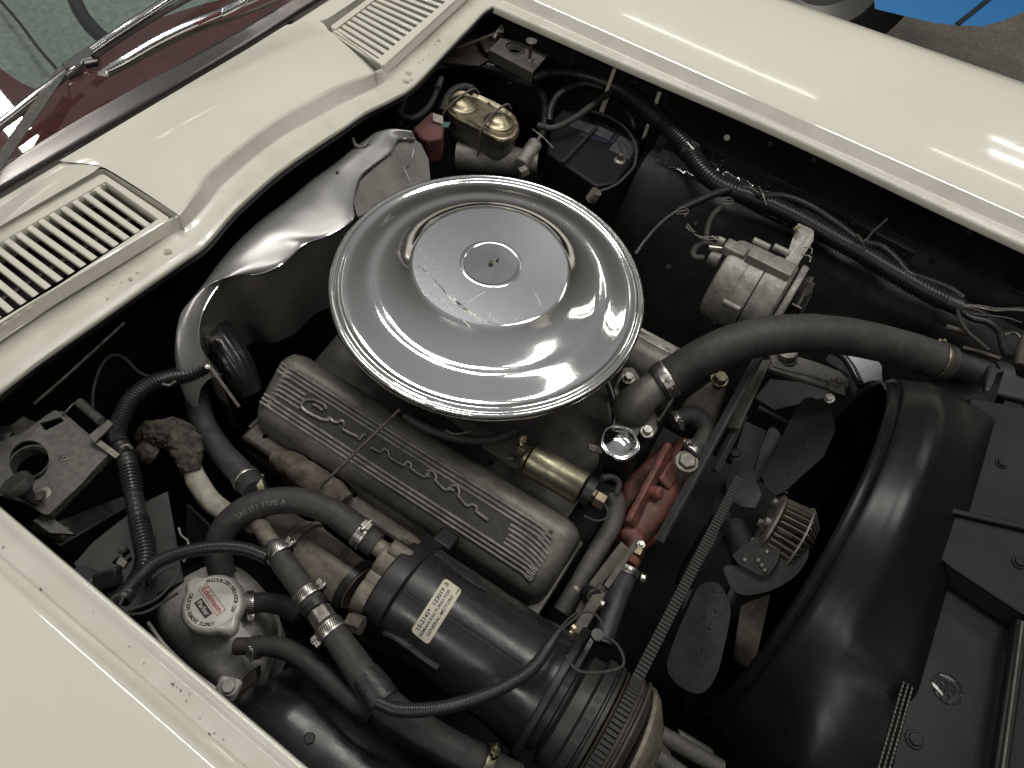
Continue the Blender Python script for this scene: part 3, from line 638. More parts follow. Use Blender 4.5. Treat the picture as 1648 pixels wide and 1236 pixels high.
# ---------------------------------------------------------------- valve covers
FA, FB = V((0, -.176, -.12)), V((0, -.230, -.162))          # upper and lower edge of the ribbed face (near side)
def vcover(s, x0, x1, label):
    t = thing('valve_cover', label, 'valve cover', ((x0+x1)/2, s*-.2, -.2), 'ribbed aluminium valve covers')
    def pr(d):  # cross-section, d = inset at the ends
        q = [(-.128+0, -.215), (-.132-d*.2, -.165-d*.5), (-.141-d*.3, -.137-d), (-.152, -.124-d), (-.165, -.1185-d), (-.176, -.1195-d), (-.203, -.1405-d), (-.230+d*.3, -.1615-d), (-.240+d, -.172-d*.6), (-.2435+d, -.185), (-.2435+d, -.215)]
        return [(y*s*1.0, z) for y, z in q]
    rows = []
    for x, d in [(x0, .03), (x0+.001, .020), (x0+.004, .012), (x0+.010, .005), (x0+.018, .0015), (x0+.028, 0)]+[(x0+.028+(x1-x0-.056)*k/10, 0) for k in range(1, 10)]+[(x1-.028, 0), (x1-.018, .0015), (x1-.010, .005), (x1-.004, .012), (x1-.001, .020), (x1, .03)]:
        rows.append([V((x, y, z)) for y, z in pr(d)])
    mb = grid(rows); n = len(rows[0])
    for r in (rows[0], rows[-1]): mb.add(r, [tuple(range(n))])
    obj('cover', mb, 'alu', t, smooth=50)
    obj('flange', box(((x0+x1)/2, s*-.186, -.213), ((x1-x0)/2+.004, 0, 0), (0, .064, 0), (0, 0, .004)), 'alu', t, bev=.002)
    return t
def fp(s, x, v, h=0):     # a point on the ribbed face: v from 0 (upper edge) to 1
    a = FA.lerp(FB, v); d = (FB-FA).normalized(); n = V((1, 0, 0)).cross(d); n = -n if n.z < 0 else n
    p = V((x, a.y, a.z))+n*h
    return V((p.x, p.y*s, p.z))
def rib(t, s, l, w=.0021, h=.0056, name='rib'):
    pts = [fp(s, x, v, h*.2) for x, v in l]
    a = [p for p, _ in cat(pts, .004)] if len(pts) > 2 else pts
    path = [(p, w) for p in a]; obj(name, sweep(path, 8), 'rib', t)
x0, x1 = -.222, .262
near = vcover(1, x0, x1, 'near ribbed aluminium valve cover with raised script, a thin rod across it')
far = vcover(-1, x0, x1, 'far ribbed aluminium valve cover, mostly hidden by the round lid')
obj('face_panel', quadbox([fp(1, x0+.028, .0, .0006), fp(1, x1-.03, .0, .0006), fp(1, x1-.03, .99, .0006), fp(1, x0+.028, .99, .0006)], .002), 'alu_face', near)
for s, t in ((1, near), (-1, far)):
    for v in (.03, .12, .21):
        rib(t, s, [(x0+.022, v+.05), (x0+.030, v+.012), (x0+.042, v), (x1-.07, v), (x1-.045, v+.02), (x1-.026, v+.09)])
    for v in (.77, .865, .955):
        rib(t, s, [(x0+.022, v-.04), (x0+.030, v-.008), (x0+.042, v), (x1-.06, v), (x1-.035, v+.02), (x1-.024, v+.05)])
    for v in (.33, .43, .53, .63):
        rib(t, s, [(x0+.022, v+.03), (x0+.028, v+.008), (x0+.04, v), (x0+.068, v)])
    for v in (.31, .40, .49, .58, .67):
        rib(t, s, [(x1-.082+.004*(v > .4), v), (x1-.06, v), (x1-.038, v+.035), (x1-.022, v+.10)])
    for x in (x0+.03, x0+.19, x0+.32, x1-.03):
        bolt(t, V((x, s*-.249, -.209)), (0, 0, 1), .005, .004, 'steeld')
# raised script: C o r v e t t e on one long baseline
fpt = fp(1, 0, .5, 0); fn_ = V((1, 0, 0)).cross((FB-FA).normalized()); fn_ = -fn_ if fn_.z < 0 else fn_
def lin(l, r):
    o = []
    for a, b in zip(l, l[1:]): o += [(a.lerp(b, .12), r), (a.lerp(b, .88), r)]
    return o
script = [
 [(527, 659), (524, 652), (517, 648), (506, 643), (495, 643), (487, 648), (486, 655), (493, 662), (506, 669), (519, 675), (529, 676), (531, 671), (536, 678), (545, 680), (549, 676), (554, 679), (556, 685), (551, 690), (563, 697), (575, 702), (580, 708), (585, 699), (592, 700)],
 [(598, 720), (606, 724), (614, 728), (619, 721), (626, 726), (627, 735), (641, 744), (652, 749), (656, 742), (663, 746), (662, 754), (684, 768), (690, 762), (690, 756), (698, 758), (703, 766), (701, 772), (716, 788), (726, 787), (727, 780), (737, 782), (740, 790), (738, 798), (752, 814), (761, 811), (768, 815), (767, 823), (789, 839)],
 [(503, 650), (514, 655), (521, 661)], [(684, 762), (694, 768)], [(721, 783), (733, 791)]]
for l in script:
    pts = [hit(x, y, fpt, fn_) for x, y in l]
    obj('script', sweep(lin([p+fn_*.0012 for p in pts], .0023), 8), 'rib', near, label='raised script lettering')
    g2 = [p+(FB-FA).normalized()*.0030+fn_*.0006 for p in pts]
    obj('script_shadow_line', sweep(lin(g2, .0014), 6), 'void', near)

# ---------------------------------------------------------------- dipstick
ds = tag(obj('dipstick', sweep(cat([P(513, 786, -.155), P(560, 740, -.12), P(644, 658, -.055)], .01, .0022), 10), 'steeld'), 'thin steel dipstick rod leaning across the near valve cover', 'dipstick')
# spark plug wire cover along the head
tube_ = tag(obj('plug_wire', sweep(cat(zpp([(548, 758, -.19), (575, 772), (640, 812), (700, 845, -.19), (735, 880), (760, 905, -.21)]), .006, .0055), 12), 'rubber'), 'dark ignition cable running below the near valve cover', 'cable')

# ---------------------------------------------------------------- exhaust side
ex = thing('exhaust_manifold', 'rusty exhaust manifold with cracked insulation below the near valve cover', 'exhaust manifold', P(500, 760, -.28))
o_, _ = hose('cracked_lagging', zpp([(440, 735, -.2), (470, 750), (505, 775), (535, 795), (556, 810, -.2)]), [.012, .019, .022, .022, .015], 'rust', ex, rough=.16, step=.003)
mb = MB()
for l in ([(470, 745), (485, 757), (500, 762), (512, 775)], [(480, 765), (505, 778), (512, 770)], [(525, 790), (540, 803), (550, 798)]):
    sweep(cat([hit(x, y, P(500, 765, -.178), V((0, -.35, 1)).normalized()) for x, y in l], .004, .0011), 5).v
hose('manifold_tube', zpp([(590, 800, -.24), (640, 850), (700, 900, -.26)]), .02, 'taupe', ex, rough=.05)
tag_ = hose('heat_riser', zpp([(540, 830, -.3), (590, 850, -.3), (640, 900, -.3)]), .018, 'taupe', ex, rough=.05)

lp = thing('insulated_pipe', 'pale pipe coming out of a lump of crumbling brown insulation', 'pipe', P(280, 720, -.25))
def lump(l, r, name='insulation_lump', seg=64):
    path = cat(zpp(l), .0013, r)
    mb = sweep(path, seg, fn=lambda i, s, a: 1+.30*noise.noise(V((s*30+l[0][0], cos(a)*1.3, sin(a)*1.3)))+.17*noise.noise(V((s*140, cos(a)*4, sin(a)*4+l[0][0])))+.13*noise.noise(V((s*330, cos(a)*9, sin(a)*9))))
    return obj(name, mb, 'lump', lp, smooth=80)
lump([(222, 708, -.15), (240, 696, -.145), (265, 697, -.14), (288, 703, -.14), (300, 722, -.14), (304, 745, -.145), (308, 760, -.15)], [.006, .014, .019, .021, .021, .016, .011])
lump([(222, 728, -.16), (238, 726, -.155), (252, 735, -.16)], [.008, .015, .010])
lump([(282, 690, -.16), (296, 700, -.15), (310, 715, -.16)], [.008, .012, .008])
hose('pale_pipe', zpp([(308, 752, -.155), (318, 775), (336, 803), (358, 822), (385, 838, -.17)]), [.0115, .0135, .0138, .0135, .013], 'pipe_w', lp, rough=.05)

# ---------------------------------------------------------------- polished ignition shield behind the air cleaner
sh = thing('ignition_shield', 'long dull-chrome ignition shield curving round the back of the lid', 'metal shield', P(450, 420, -.15))
Bk = [(655, 213, -.03), (612, 211, -.025), (585, 226, -.025), (545, 258, -.03), (505, 288, -.032), (470, 316, -.032), (425, 350, -.032), (388, 383, -.032), (360, 413, -.035), (340, 440, -.038), (322, 465, -.04), (305, 485, -.042), (291, 505, -.045), (284, 535, -.055), (287, 572, -.075), (300, 604, -.10), (322, 628, -.13)]
Ft = [(668, 222, -.035), (640, 222, -.03), (628, 242, -.03), (602, 262, -.03), (577, 285, -.03), (567, 325, -.03), (566, 352, -.032), (525, 378, -.034), (488, 392, -.036), (452, 424, -.038), (413, 440, -.04), (375, 439, -.042), (348, 462, -.046), (324, 505, -.055), (320, 548, -.075), (334, 578, -.10), (356, 602, -.13)]
def sm(l, n=7):
    pts = [P(*q) for q in l]; o = []
    for i in range(len(pts)-1):
        Q = [pts[max(0, i-1)], pts[i], pts[i+1], pts[min(len(pts)-1, i+2)]]
        for k in range(n):
            t = k/n; a, b, c_, d = Q; o.append(.5*((2*b)+(c_-a)*t+(2*a-5*b+4*c_-d)*t*t+(3*b-a-3*c_+d)*t**3))
    return o+[pts[-1]]
b_, f_ = sm(Bk), sm(Ft); rows = []; sk = []
for i, (b, f) in enumerate(zip(b_, f_)):
    d = (f-b); dn = d.normalized(); row = [b-dn*.012+V((0, 0, -.045)), b-dn*.008+V((0, 0, -.018)), b-dn*.002+V((0, 0, -.004))]
    for k in range(9):
        t = k/8; dent = .0022*noise.noise(V((i*.12, t*2.2, 0)))
        row.append(b.lerp(f, t)+V((0, 0, .008*sin(pi*t)+dent)))
    row += [f+dn*.0015+V((0, 0, -.0015)), f+dn*.002+V((0, 0, -.004))]
    rows.append(row)
    sk.append([f+V((0, 0, -.004)), f-dn*.003+V((0, 0, -.012))+V((0, 0, .002*sin(i*.9))), f-dn*.004+V((.001, 0, -.045)), f-dn*.002+V((0, 0, -.09)), f+V((.004, 0, -.15))])
obj('shield_top', grid(rows), 'shield', sh, smooth=70)
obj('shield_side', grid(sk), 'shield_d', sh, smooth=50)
obj('rolled_edge', sweep(cat([f+V((0, 0, -.002)) for f in f_[::3]], .004, .0016), 8), 'chrome', sh)
# dark glossy end panel towards the brake cylinder
ep = [P(*q) for q in ((640, 220, -.035), (660, 214, -.035), (678, 226, -.04), (690, 250, -.05), (694, 292, -.07), (660, 300, -.06), (610, 330, -.05), (575, 345, -.045), (568, 320, -.032), (578, 286, -.032), (602, 264, -.032), (628, 244, -.032))]
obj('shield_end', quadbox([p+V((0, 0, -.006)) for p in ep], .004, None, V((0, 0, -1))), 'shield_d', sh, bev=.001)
obj('crease', sweep(cat([P(640, 240, -.03), P(650, 270, -.034), P(660, 292, -.04)], .004, .0012), 6), 'chrome', sh)
obj('crease', sweep(cat([P(668, 236, -.032), P(660, 262, -.038), P(652, 272, -.036)], .004, .0009), 6), 'chrome', sh)
wg = obj('wing_clip', sweep(cat(zpp([(567, 222, -.015), (573, 234, -.02), (585, 236, -.02), (595, 225, -.013)]), .002, [.002, .0035, .0035, .002]), 8), 'steeld', sh)
obj('rivet', lathe(P(543, 278, -.022), (0, 0, 1), [(0, .003), (.002, .002)], 12), 'chrome', sh)
c = P(354, 545, -.10); obj('wing_bolt', cyl(c, c+V((0, -.012, .012)), .004, 12, box(c+V((0, -.008, .008)), RC*.012-UC*.003, UC*.0015, FW*.003)), 'steeld', sh)
# ribbed boot below the shield
path = cat(zpp([(338, 512, -.14), (358, 550, -.13), (382, 588, -.14), (404, 632, -.17)]), .003, [.020, .025, .023, .017])
obj('ribbed_boot', sweep(path, 60, fn=lambda i, s, a: 1+.03*cos(a*13)), 'blackg', sh, smooth=60)
obj('bracket_bar', bar(P(262, 608, -.11), P(334, 582, -.10), .016, .006), 'blackg', sh, bev=.001)
bolt(sh, P(334, 590, -.095), (0, 0, 1), .0025, .002, 'steel')
obj('bracket_strip', bar(P(334, 585, -.11), P(385, 655, -.13), .004, .003), 'taupe', sh)

# ---------------------------------------------------------------- near latch plate
lt = thing('hood_latch', 'dusty grey hood latch plate with a round hole and a black knob, left edge', 'latch', P(80, 740, -.09))
plz = -.062
plate('plate', [[(84, 662), (90, 660), (97, 663), (141, 701), (153, 712), (178, 729), (160, 746), (132, 778), (100, 808), (78, 829), (70, 828), (45, 812), (10, 800), (-30, 790), (-30, 690), (10, 706), (40, 694), (64, 676)], ell(47, 742, 32, 33, 30), [(64, 681), (97, 671), (103, 678), (76, 692), (72, 692)]], pz(plz), .0025, 'galv', lt, bev=.0007)
obj('hole_collar', lathe(P(47, 742, plz), (0, 0, -1), [(0, .0215), (.001, .0225), (.02, .0225), (.02, .0205), (.001, .0205)], 36, closed=True), 'galv', lt)
obj('side_flange', quadbox([P(97, 663, plz), P(141, 701, plz), P(141, 701, plz)+V((0, 0, -.014)), P(97, 663, plz)+V((0, 0, -.014))], .002), 'galv', lt)
obj('side_flange', quadbox([P(178, 729, plz), P(80, 828, plz), P(80, 828, plz)+V((0, 0, -.012)), P(178, 729, plz)+V((0, 0, -.012))], .002, None, V((0, .002, 0))*500), 'galv', lt)
s_ = lathe(P(102, 738, plz), (0, 0, 1), [(0, .0052), (.0015, .005), (.0025, .003)], 20); sc_ = obj('screw', s_, 'steeld', lt)
obj('screw_slot', box(P(102, 738, plz+.0025), RC*.0032+UC*.002, UC*.0006, V((0, 0, .0006))), 'ink', sc_)
kn = obj('knob', lathe(P(55, 806, plz+.008), (P(32, 784, -.035)-P(55, 806, plz+.008)), [(-.004, .004), (.004, .0055), (.012, .0075), (.019, .012), (.021, .0165), (.030, .0168), (.032, .0155)], 36), 'rubber', lt, smooth=40, label='black round latch knob')
obj('washer', lathe(P(68, 795, plz), (0, 0, 1), [(0, .0095), (.0015, .0095), (.002, .008), (.002, .004)], 24), 'steeld', lt)
obj('coil_pin', cyl(P(68, 795, plz), P(62, 798, plz+.014), .0045, 14), 'rust', lt)
hose('return_spring', [P(127, 647, -.045), P(163, 678, -.045)], .0052, 'galv', lt, corr=(.0012, .06))
obj('spring_hook', sweep(cat([P(127, 647, -.045), P(118, 650, -.05), P(108, 661, -.055), P(100, 668, -.06)], .003, .0012), 6), 'steeld', lt)
plate('spring_tab', [[(141, 702), (174, 675), (183, 682), (152, 713)]], pz(-.05), .002, 'galv', lt)
obj('lever', bar(P(150, 706, -.055), P(190, 735, -.058), .007, .003), 'steeld', lt, bev=.0005)
plate('lower_bracket', [[(75, 826), (120, 860), (80, 858), (52, 838)]], pz(-.075), .004, 'galv', lt)
plate('back_bracket', [[(10, 690), (38, 670), (48, 676), (64, 680), (45, 705), (24, 702)]], pz(-.075), .003, 'steeld', lt)
obj('back_lug', lathe(P(4, 700, -.065), (0, 0, 1), [(0, .012), (.004, .011), (.006, .006)], 20), 'black', lt)
ro = tag(obj('hood_cable', sweep(cat([P(55, 650, -.09), P(110, 602, -.085), P(200, 520, -.08)], .01, .0022), 8), 'steeld'), 'thin straight grey cable rising from the near hood latch', 'cable')
tag(obj('thin_wire', sweep(cat(zpp([(149, 660, -.12), (150, 630), (160, 595), (175, 575), (190, 572), (205, 580), (222, 598), (245, 608, -.12)]), .005, .0022), 8), 'rubber'), 'thin black wire bowed behind the near latch plate', 'wire')

# brackets and plates on the near side
bk = thing('side_bracket', 'black folded sheet-metal brackets behind the corrugated loom, beside the near gutter', 'bracket', P(190, 880, -.15))
plate('plate', [[(118, 908), (150, 872), (214, 822), (250, 860), (252, 960), (205, 990), (165, 950)], [(180, 905), (192, 895), (196, 899), (185, 909)], [(196, 893), (206, 884), (210, 889), (200, 898)], [(186, 915), (192, 910), (197, 915), (191, 920)], [(200, 905), (210, 896), (213, 901), (204, 909)]], pz(-.09), .003, 'dgrey', bk, bev=.0008, label='dark sheet plate with small punched slots')
bolt(bk, P(197, 883, -.088), (0, 0, 1), .004, .002, 'rubber', name='rivet')
obj('fold', quadbox([P(228, 810, -.12), P(270, 790, -.12), P(296, 935, -.15), P(245, 960, -.15)], .004), 'dgrey', bk, bev=.001)
obj('fold', quadbox([P(62, 850, -.14), P(215, 790, -.17), P(222, 806, -.17), P(95, 880, -.14)], .008), 'dgrey', bk, bev=.002)
obj('strut', bar(P(55, 845, -.1), P(108, 862, -.1), .02, .012), 'taupe', bk, bev=.004)
obj('clip_strip', sweep(cat(zpp([(288, 850, -.12), (292, 862), (303, 872), (300, 890), (296, 905, -.12)]), .004, .0016), 6), 'steeld', bk)
obj('fold', quadbox([P(300, 812, -.15), P(372, 880, -.15), P(360, 930, -.18), P(300, 880, -.18)], .004), 'panel', bk)
rl = thing('relay', 'small black relay and plug at the near gutter, below the loom', 'relay', P(150, 930, -.1))
obj('case', cyl(P(128, 925, -.10), P(158, 945, -.085), .013, 24), 'rubber_b', rl, bev=.003)
obj('plug', box(P(173, 932, -.08), RC*.013+UC*.004, UC*.010, FW*.008), 'loom', rl, bev=.002)
obj('spade', box(P(196, 905, -.085), RC*.002+UC*.003, RC*.004-UC*.003, FW*.001), 'pipe_w', rl)

# ---------------------------------------------------------------- wire looms, near side
def loomt(name, l, r, label, cat_, corr, m='loom', parent=None, group=None, seg=18):
    o, mb = hose(name, zpp(l), r, m, parent, seg=seg, corr=corr); 
    if parent is None: tag(o, label, cat_, group)
    return o
L1 = thing('corrugated_loom', 'thick black corrugated wire loom snaking down beside the near latch plate', 'wire loom', P(210, 760, -.12))
loomt('conduit', [(330, 590, -.11), (300, 603), (265, 610), (236, 622), (210, 645), (194, 675), (187, 700), (194, 717, -.07)], .0105, '', '', (.0046, .085), parent=L1)
loomt('tape_wrap', [(192, 712, -.072), (202, 735, -.07), (208, 752, -.07)], .0107, '', '', (.006, .02), 'tape', parent=L1)
loomt('conduit', [(206, 746, -.07), (212, 775), (215, 795, -.07)], .0108, '', '', (.0046, .085), parent=L1)
loomt('tape_wrap', [(214, 790, -.07), (219, 815), (224, 840, -.065)], .0102, '', '', (.007, .015), 'tape', parent=L1)
loomt('conduit', [(223, 836, -.065), (229, 862), (235, 890), (232, 915), (222, 935, -.055)], .0105, '', '', (.0046, .085), parent=L1)
loomt('tape_wrap', [(224, 930, -.055), (210, 948), (195, 966, -.045)], .0095, '', '', (.006, .03), 'tape', parent=L1)
for l in ([(195, 720, -.055), (205, 716, -.055), (213, 722, -.06)], [(262, 618, -.085), (272, 620, -.085), (282, 614, -.09)]):
    obj('zip_tie', sweep(cat(pp(l), .002, .002), 8), 'steeld', L1)
L2 = thing('taped_loom', 'taped wire loom arching over the pressure-cap tank', 'wire loom', P(300, 890, -.06))
loomt('conduit', [(178, 972, -.045), (200, 955), (222, 932), (248, 908), (285, 892), (325, 883), (365, 880), (400, 885), (430, 897, -.05)], .0072, '', '', (.0032, .05), 'loom', parent=L2)
for l in ([(200, 985, -.05), (245, 968), (272, 945), (287, 922), (282, 912), (265, 916), (245, 930, -.05)], [(178, 968, -.03), (186, 958, -.03), (198, 962, -.03), (192, 974, -.03)], [(205, 990, -.04), (235, 985, -.04), (265, 968, -.05), (285, 955, -.06)]):
    obj('wire', sweep(cat(zpp(l), .004, .0016), 8), 'rubber', L2)
# ---------------------------------------------------------------- cylinder surface tools
def cylhit(px, py, A, d, r, lift=0):
    rr = ray(px, py); A = V(A); d = V(d).normalized(); o = CAM-A
    o_ = o-d*o.dot(d); r_ = rr-d*rr.dot(d); a = r_.dot(r_); b = 2*o_.dot(r_); c = o_.dot(o_)-r*r; D = max(0, b*b-4*a*c)
    p = CAM+rr*((-b-sqrt(D))/(2*a)); n = (p-A); n = (n-d*n.dot(d)).normalized(); return p+n*lift, n
def bil(q, u, v):  # q: start-top, end-top, end-bottom, start-bottom in px
    return tuple((q[0][i]*(1-u)+q[1][i]*u)*(1-v)+(q[3][i]*(1-u)+q[2][i]*u)*v for i in (0, 1))

# ---------------------------------------------------------------- A/C compressor
CA = V((.125, -.343, -.132)); CX = V((1, 0, 0)); CR = .0665
co = thing('compressor', 'large black cylindrical compressor with a cream paper sticker', 'compressor', CA+V((.1, 0, -.07)))
obj('body', lathe(CA, CX, [(0, CR*.9), (.004, CR), (.150, CR), (.152, CR*1.0), (.185, CR*1.06), (.200, CR*1.12), (.208, CR*1.14)], 96), 'blackg', co, smooth=50)
mb = MB()
def ridge(px, h, w, lift=.0, name='weld_seam', m='black', st=.003):
    pts = [cylhit(x, y, CA, CX, CR, lift)[0] for x, y in px]
    return obj(name, sweep([(p, w*(1+h*noise.noise(p*300))) for p, _ in cat(pts, st)], 8), m, co)
ridge([(655, 950), (668, 959), (682, 968)], .4, .0009)
ridge([(724, 991), (745, 1003), (800, 1040), (846, 1073)], .5, .0011)
ridge([(652, 957), (666, 966), (678, 974)], .4, .0007)
ridge([(718, 997), (745, 1014), (800, 1050), (838, 1080)], .3, .0007)
# two mounting straps
ridge([(700, 893), (716, 903), (732, 918), (760, 938), (783, 951)], 0, .0042, .001, 'mounting_strap', 'blackg')
ridge([(618, 1018), (640, 1029), (660, 1042), (685, 1061), (706, 1075)], 0, .0036, .001, 'mounting_strap', 'blackg')
# rear bracket plate
pl = (V((.118, -.343, -.132)), V((-1, 0, 0)))
pr = [(-.315, -.040), (-.300, -.052), (-.275, -.060), (-.262, -.072), (-.268, -.092), (-.285, -.105), (-.300, -.12), (-.330, -.15), (-.345, -.2), (-.395, -.2), (-.415, -.185), (-.418, -.160), (-.405, -.135), (-.38, -.095), (-.35, -.062)]
o = plate('rear_flange', [[V((.110, y, z)) for y, z in [(-.343+.072*cos(a)*(1+.05*cos(3*a+.4)), -.132+.072*sin(a)*(1+.05*cos(3*a+.4))) for a in [2*pi*k/40 for k in range(40)]]]], (V((.110, -.343, -.132)), V((-1, 0, 0))), .020, 'black', co, bev=.003)
for q, rr in (((675, 880), .0068), ((618, 1000), .0075), ((600, 1020), .006), ((690, 872), .005)):
    c = PX(q[0], q[1], .1); bolt(co, c, (-1, 0, .1), rr, .007, 'steeld')
obj('lug', box(PX(716, 872, .118), V((.014, 0, 0)), V((0, .014, -.004)), V((0, .002, .011))), 'black', co, bev=.004)
obj('lug', box(PX(596, 1008, .105), V((.014, 0, 0)), V((0, .014, -.004)), V((0, .003, .014))), 'black', co, bev=.005)
# rear head castings with the fittings
def stub(px0, z0, px1, z1, r, m='tan', nm='port', parent=co, seg=28, bev=.002, r2=None):
    return obj(nm, cyl(P(*px0, z0), P(*px1, z1), r, seg, None, r2), m, parent, bev=bev)
stub((612, 895), -.085, (655, 925), -.09, .019)
stub((628, 880), -.07, (660, 900), -.075, .010)
stub((578, 955), -.11, (632, 985), -.11, .024)
stub((596, 925), -.10, (640, 955), -.10, .016)
obj('port_nut', ngon(P(560, 1000, -.085), P(590, 1010, -.08)-P(560, 1000, -.085), .011, .018, 6), 'rust', co, bev=.001)
stub((650, 866), -.085, (672, 882), -.085, .0085, 'rust')
# sticker: follows the cylinder
LQ = [(661, 1015), (716, 930), (744, 950), (689, 1038)]
def lab(u, v, lift=.0006): return cylhit(*bil(LQ, u, v), CA, CX, CR, lift)
rows = []
for i in range(25):
    row = []
    for j in range(9):
        u, v = i/24, j/8
        eu = min(u, 1-u)*100/16; ev = min(v, 1-v)*36/16
        if eu < .35 and ev < .35:      # rounded corners
            k = .35; du, dv = k-eu, k-ev; L_ = sqrt(du*du+dv*dv)
            if L_ > k:
                s = k/L_; eu2, ev2 = k-du*s, k-dv*s; u = eu2*16/100 if u < .5 else 1-eu2*16/100; v = ev2*16/36 if v < .5 else 1-ev2*16/36
        row.append(lab(u, v, .0004)[0])
    rows.append(row)
st = obj('sticker', grid(rows), 'label', co, label='cream paper sticker with black lettering')
def labt(s, u0, v0, size, sp=1.0, nm='lettering', bold=0):
    text(nm, s, 1.0, lambda x, y: lab(u0+x*size, v0-y*size*2.55, .0006), 'ink', st, depth=.0001, space=sp, bold=bold)
labt('15-2141*', .07, .24, .105, bold=.02)
labt('123019 .5', .54, .24, .105, bold=.02)
labt('REMANUFACTURED FOR', .03, .50, .076, bold=.012)
labt('GENERAL MOTORS', .10, .76, .085, bold=.012)
labt('1988', .88, .86, .055)
# front plate, clutch drum, pulley
obj('front_flange', lathe((.322, -.343, -.132), CX, [(0, .070), (0, .082), (.003, .0835), (.008, .0835), (.010, .082), (.010, .060)], 80, closed=True), 'black', co, bev=.0006)
obj('collar', lathe((.331, -.345, -.136), CX, [(0, .045), (.0, .058), (.01, .058), (.012, .05), (.02, .05)], 60), 'dgrey', co, smooth=30)
cl = obj('clutch_drum', lathe((.346, -.345, -.14), CX, [(0, .03), (0, .060), (.004, .0655), (.018, .0665), (.020, .070), (.021, .0735), (.032, .0735), (.034, .070), (.036, .070), (.037, .0745), (.041, .0745), (.043, .069), (.043, .03)], 96), 'dgrey', co, smooth=30)
mb = MB()
for k in range(34):
    a = 2*pi*k/34; n = V((0, cos(a), sin(a))); c = V((.3725, -.345, -.14))+n*.0737
    o = obj('drum_hole', lathe(c-n*.001, n, [(0, .0040), (.0012, .0040)], 10), 'ink', cl) if 0 <= sin(a)+.35 else None
pu = obj('pulley', lathe((.390, -.345, -.14), CX, [(0, .03), (0, .071), (.002, .0735), (.003, .069), (.016, .069), (.017, .0755), (.019, .0765), (.0205, .0755), (.022, .070), (.024, .070), (.0255, .076), (.0275, .0765), (.029, .075), (.031, .068), (.036, .060), (.036, .03)], 96), 'taupe', co, smooth=25)
# rusty casting in front
nc = thing('idler_housing', 'rusty tan casting in front of the compressor pulley with two grey rods below', 'housing', P(1070, 1150, -.2))
obj('casting', lathe((.425, -.335, -.150), (1, .1, -.1), [(0, .066), (.004, .068), (.012, .062), (.020, .05), (.03, .035), (.045, .025)], 40), 'tan', nc, smooth=50)
obj('rod', cyl(P(1062, 1180, -.12), P(1160, 1236, -.14), .009, 16), 'galv', nc)
obj('rod', cyl(P(1055, 1215, -.12), P(1120, 1262, -.14), .009, 16), 'galv', nc)
obj('rod_end', box(P(1120, 1205, -.15), RC*.02+UC*-.012, UC*.010, FW*.006), 'galv', nc, bev=.003)

# ---------------------------------------------------------------- cog belt and smooth belt (each tooth is a piece)
def belt(name, A, B, C_, r, label, w, teeth, m):
    """straight run A->B then wrapped round a pulley with centre C_ and radius r"""
    t = thing(name, label, 'drive belt', (A+B)/2)
    return t
bl = thing('cog_belt', 'notched drive belt running down to the compressor pulley', 'drive belt', V((.4, -.15, -.15)))
bc = V((.4, -.345, -.14)); r = .0745; path = []
B0 = P(1158, 752, -.165); B0.x = .405
# tangent point on the wheel
T0 = P(1036, 1086, -.085); a0 = atan2(T0.z-bc.z, T0.y-bc.y)
T = bc+V((0, cos(a0)*r, sin(a0)*r)); T.x = .4
n_ = 70
Lst = (T-B0).length; k_ = int(Lst/.0058)
pts = [B0.lerp(T, i/k_) for i in range(k_+1)]
nn = V((1, 0, 0)).cross((T-B0).normalized()); nn = nn if nn.z > 0 else -nn
nor = [nn]*(k_+1)
for i in range(1, 34):
    a = a0+i*.0058/r*1.0
    pts.append(bc+V((0, cos(a)*r, sin(a)*r))); nor.append(V((0, cos(a), sin(a))))
rows = []
for p, n in zip(pts, nor):
    rows.append([p+V((s*.0065, 0, 0))+n*-.004 for s in (-.75,)]+[p+V((-.0065, 0, 0)), p+V((.0065, 0, 0)), p+V((.0049, 0, 0))+n*-.004])
obj('belt', grid(rows), 'beltn', bl, smooth=30)
me0 = None
for i in range(len(pts)-1):
    c = (pts[i]+pts[i+1])/2; n = (nor[i]+nor[i+1]).normalized(); d = (pts[i+1]-pts[i]).normalized(); n = (n-d*n.dot(d)).normalized(); s = d.cross(n)
    if me0 is None:
        o = obj('tooth', box((0, 0, 0), (.0066, 0, 0), (0, .0022, 0), (0, 0, .0016)), 'cog', bl, bev=.0004); me0 = o.data
    else:
        o = bpy.data.objects.new('tooth', me0); COL.objects.link(o); o.parent = bl; o.matrix_parent_inverse = Matrix.Translation(-V(bl.location))
        q = o.modifiers.new('b', 'BEVEL'); q.width = .0004; q.segments = 1
    Mx = Matrix((s, d, n)).transposed().to_4x4(); Mx.translation = c+n*.0014
    o.matrix_basis = Mx
obj('water_pump_pulley', lathe(P(1118, 880, -.25), (1, 0, 0), [(0, .02), (0, .055), (.004, .06), (.01, .052), (.016, .052), (.022, .06), (.024, .02)], 64), 'fan_d', bl, smooth=30)
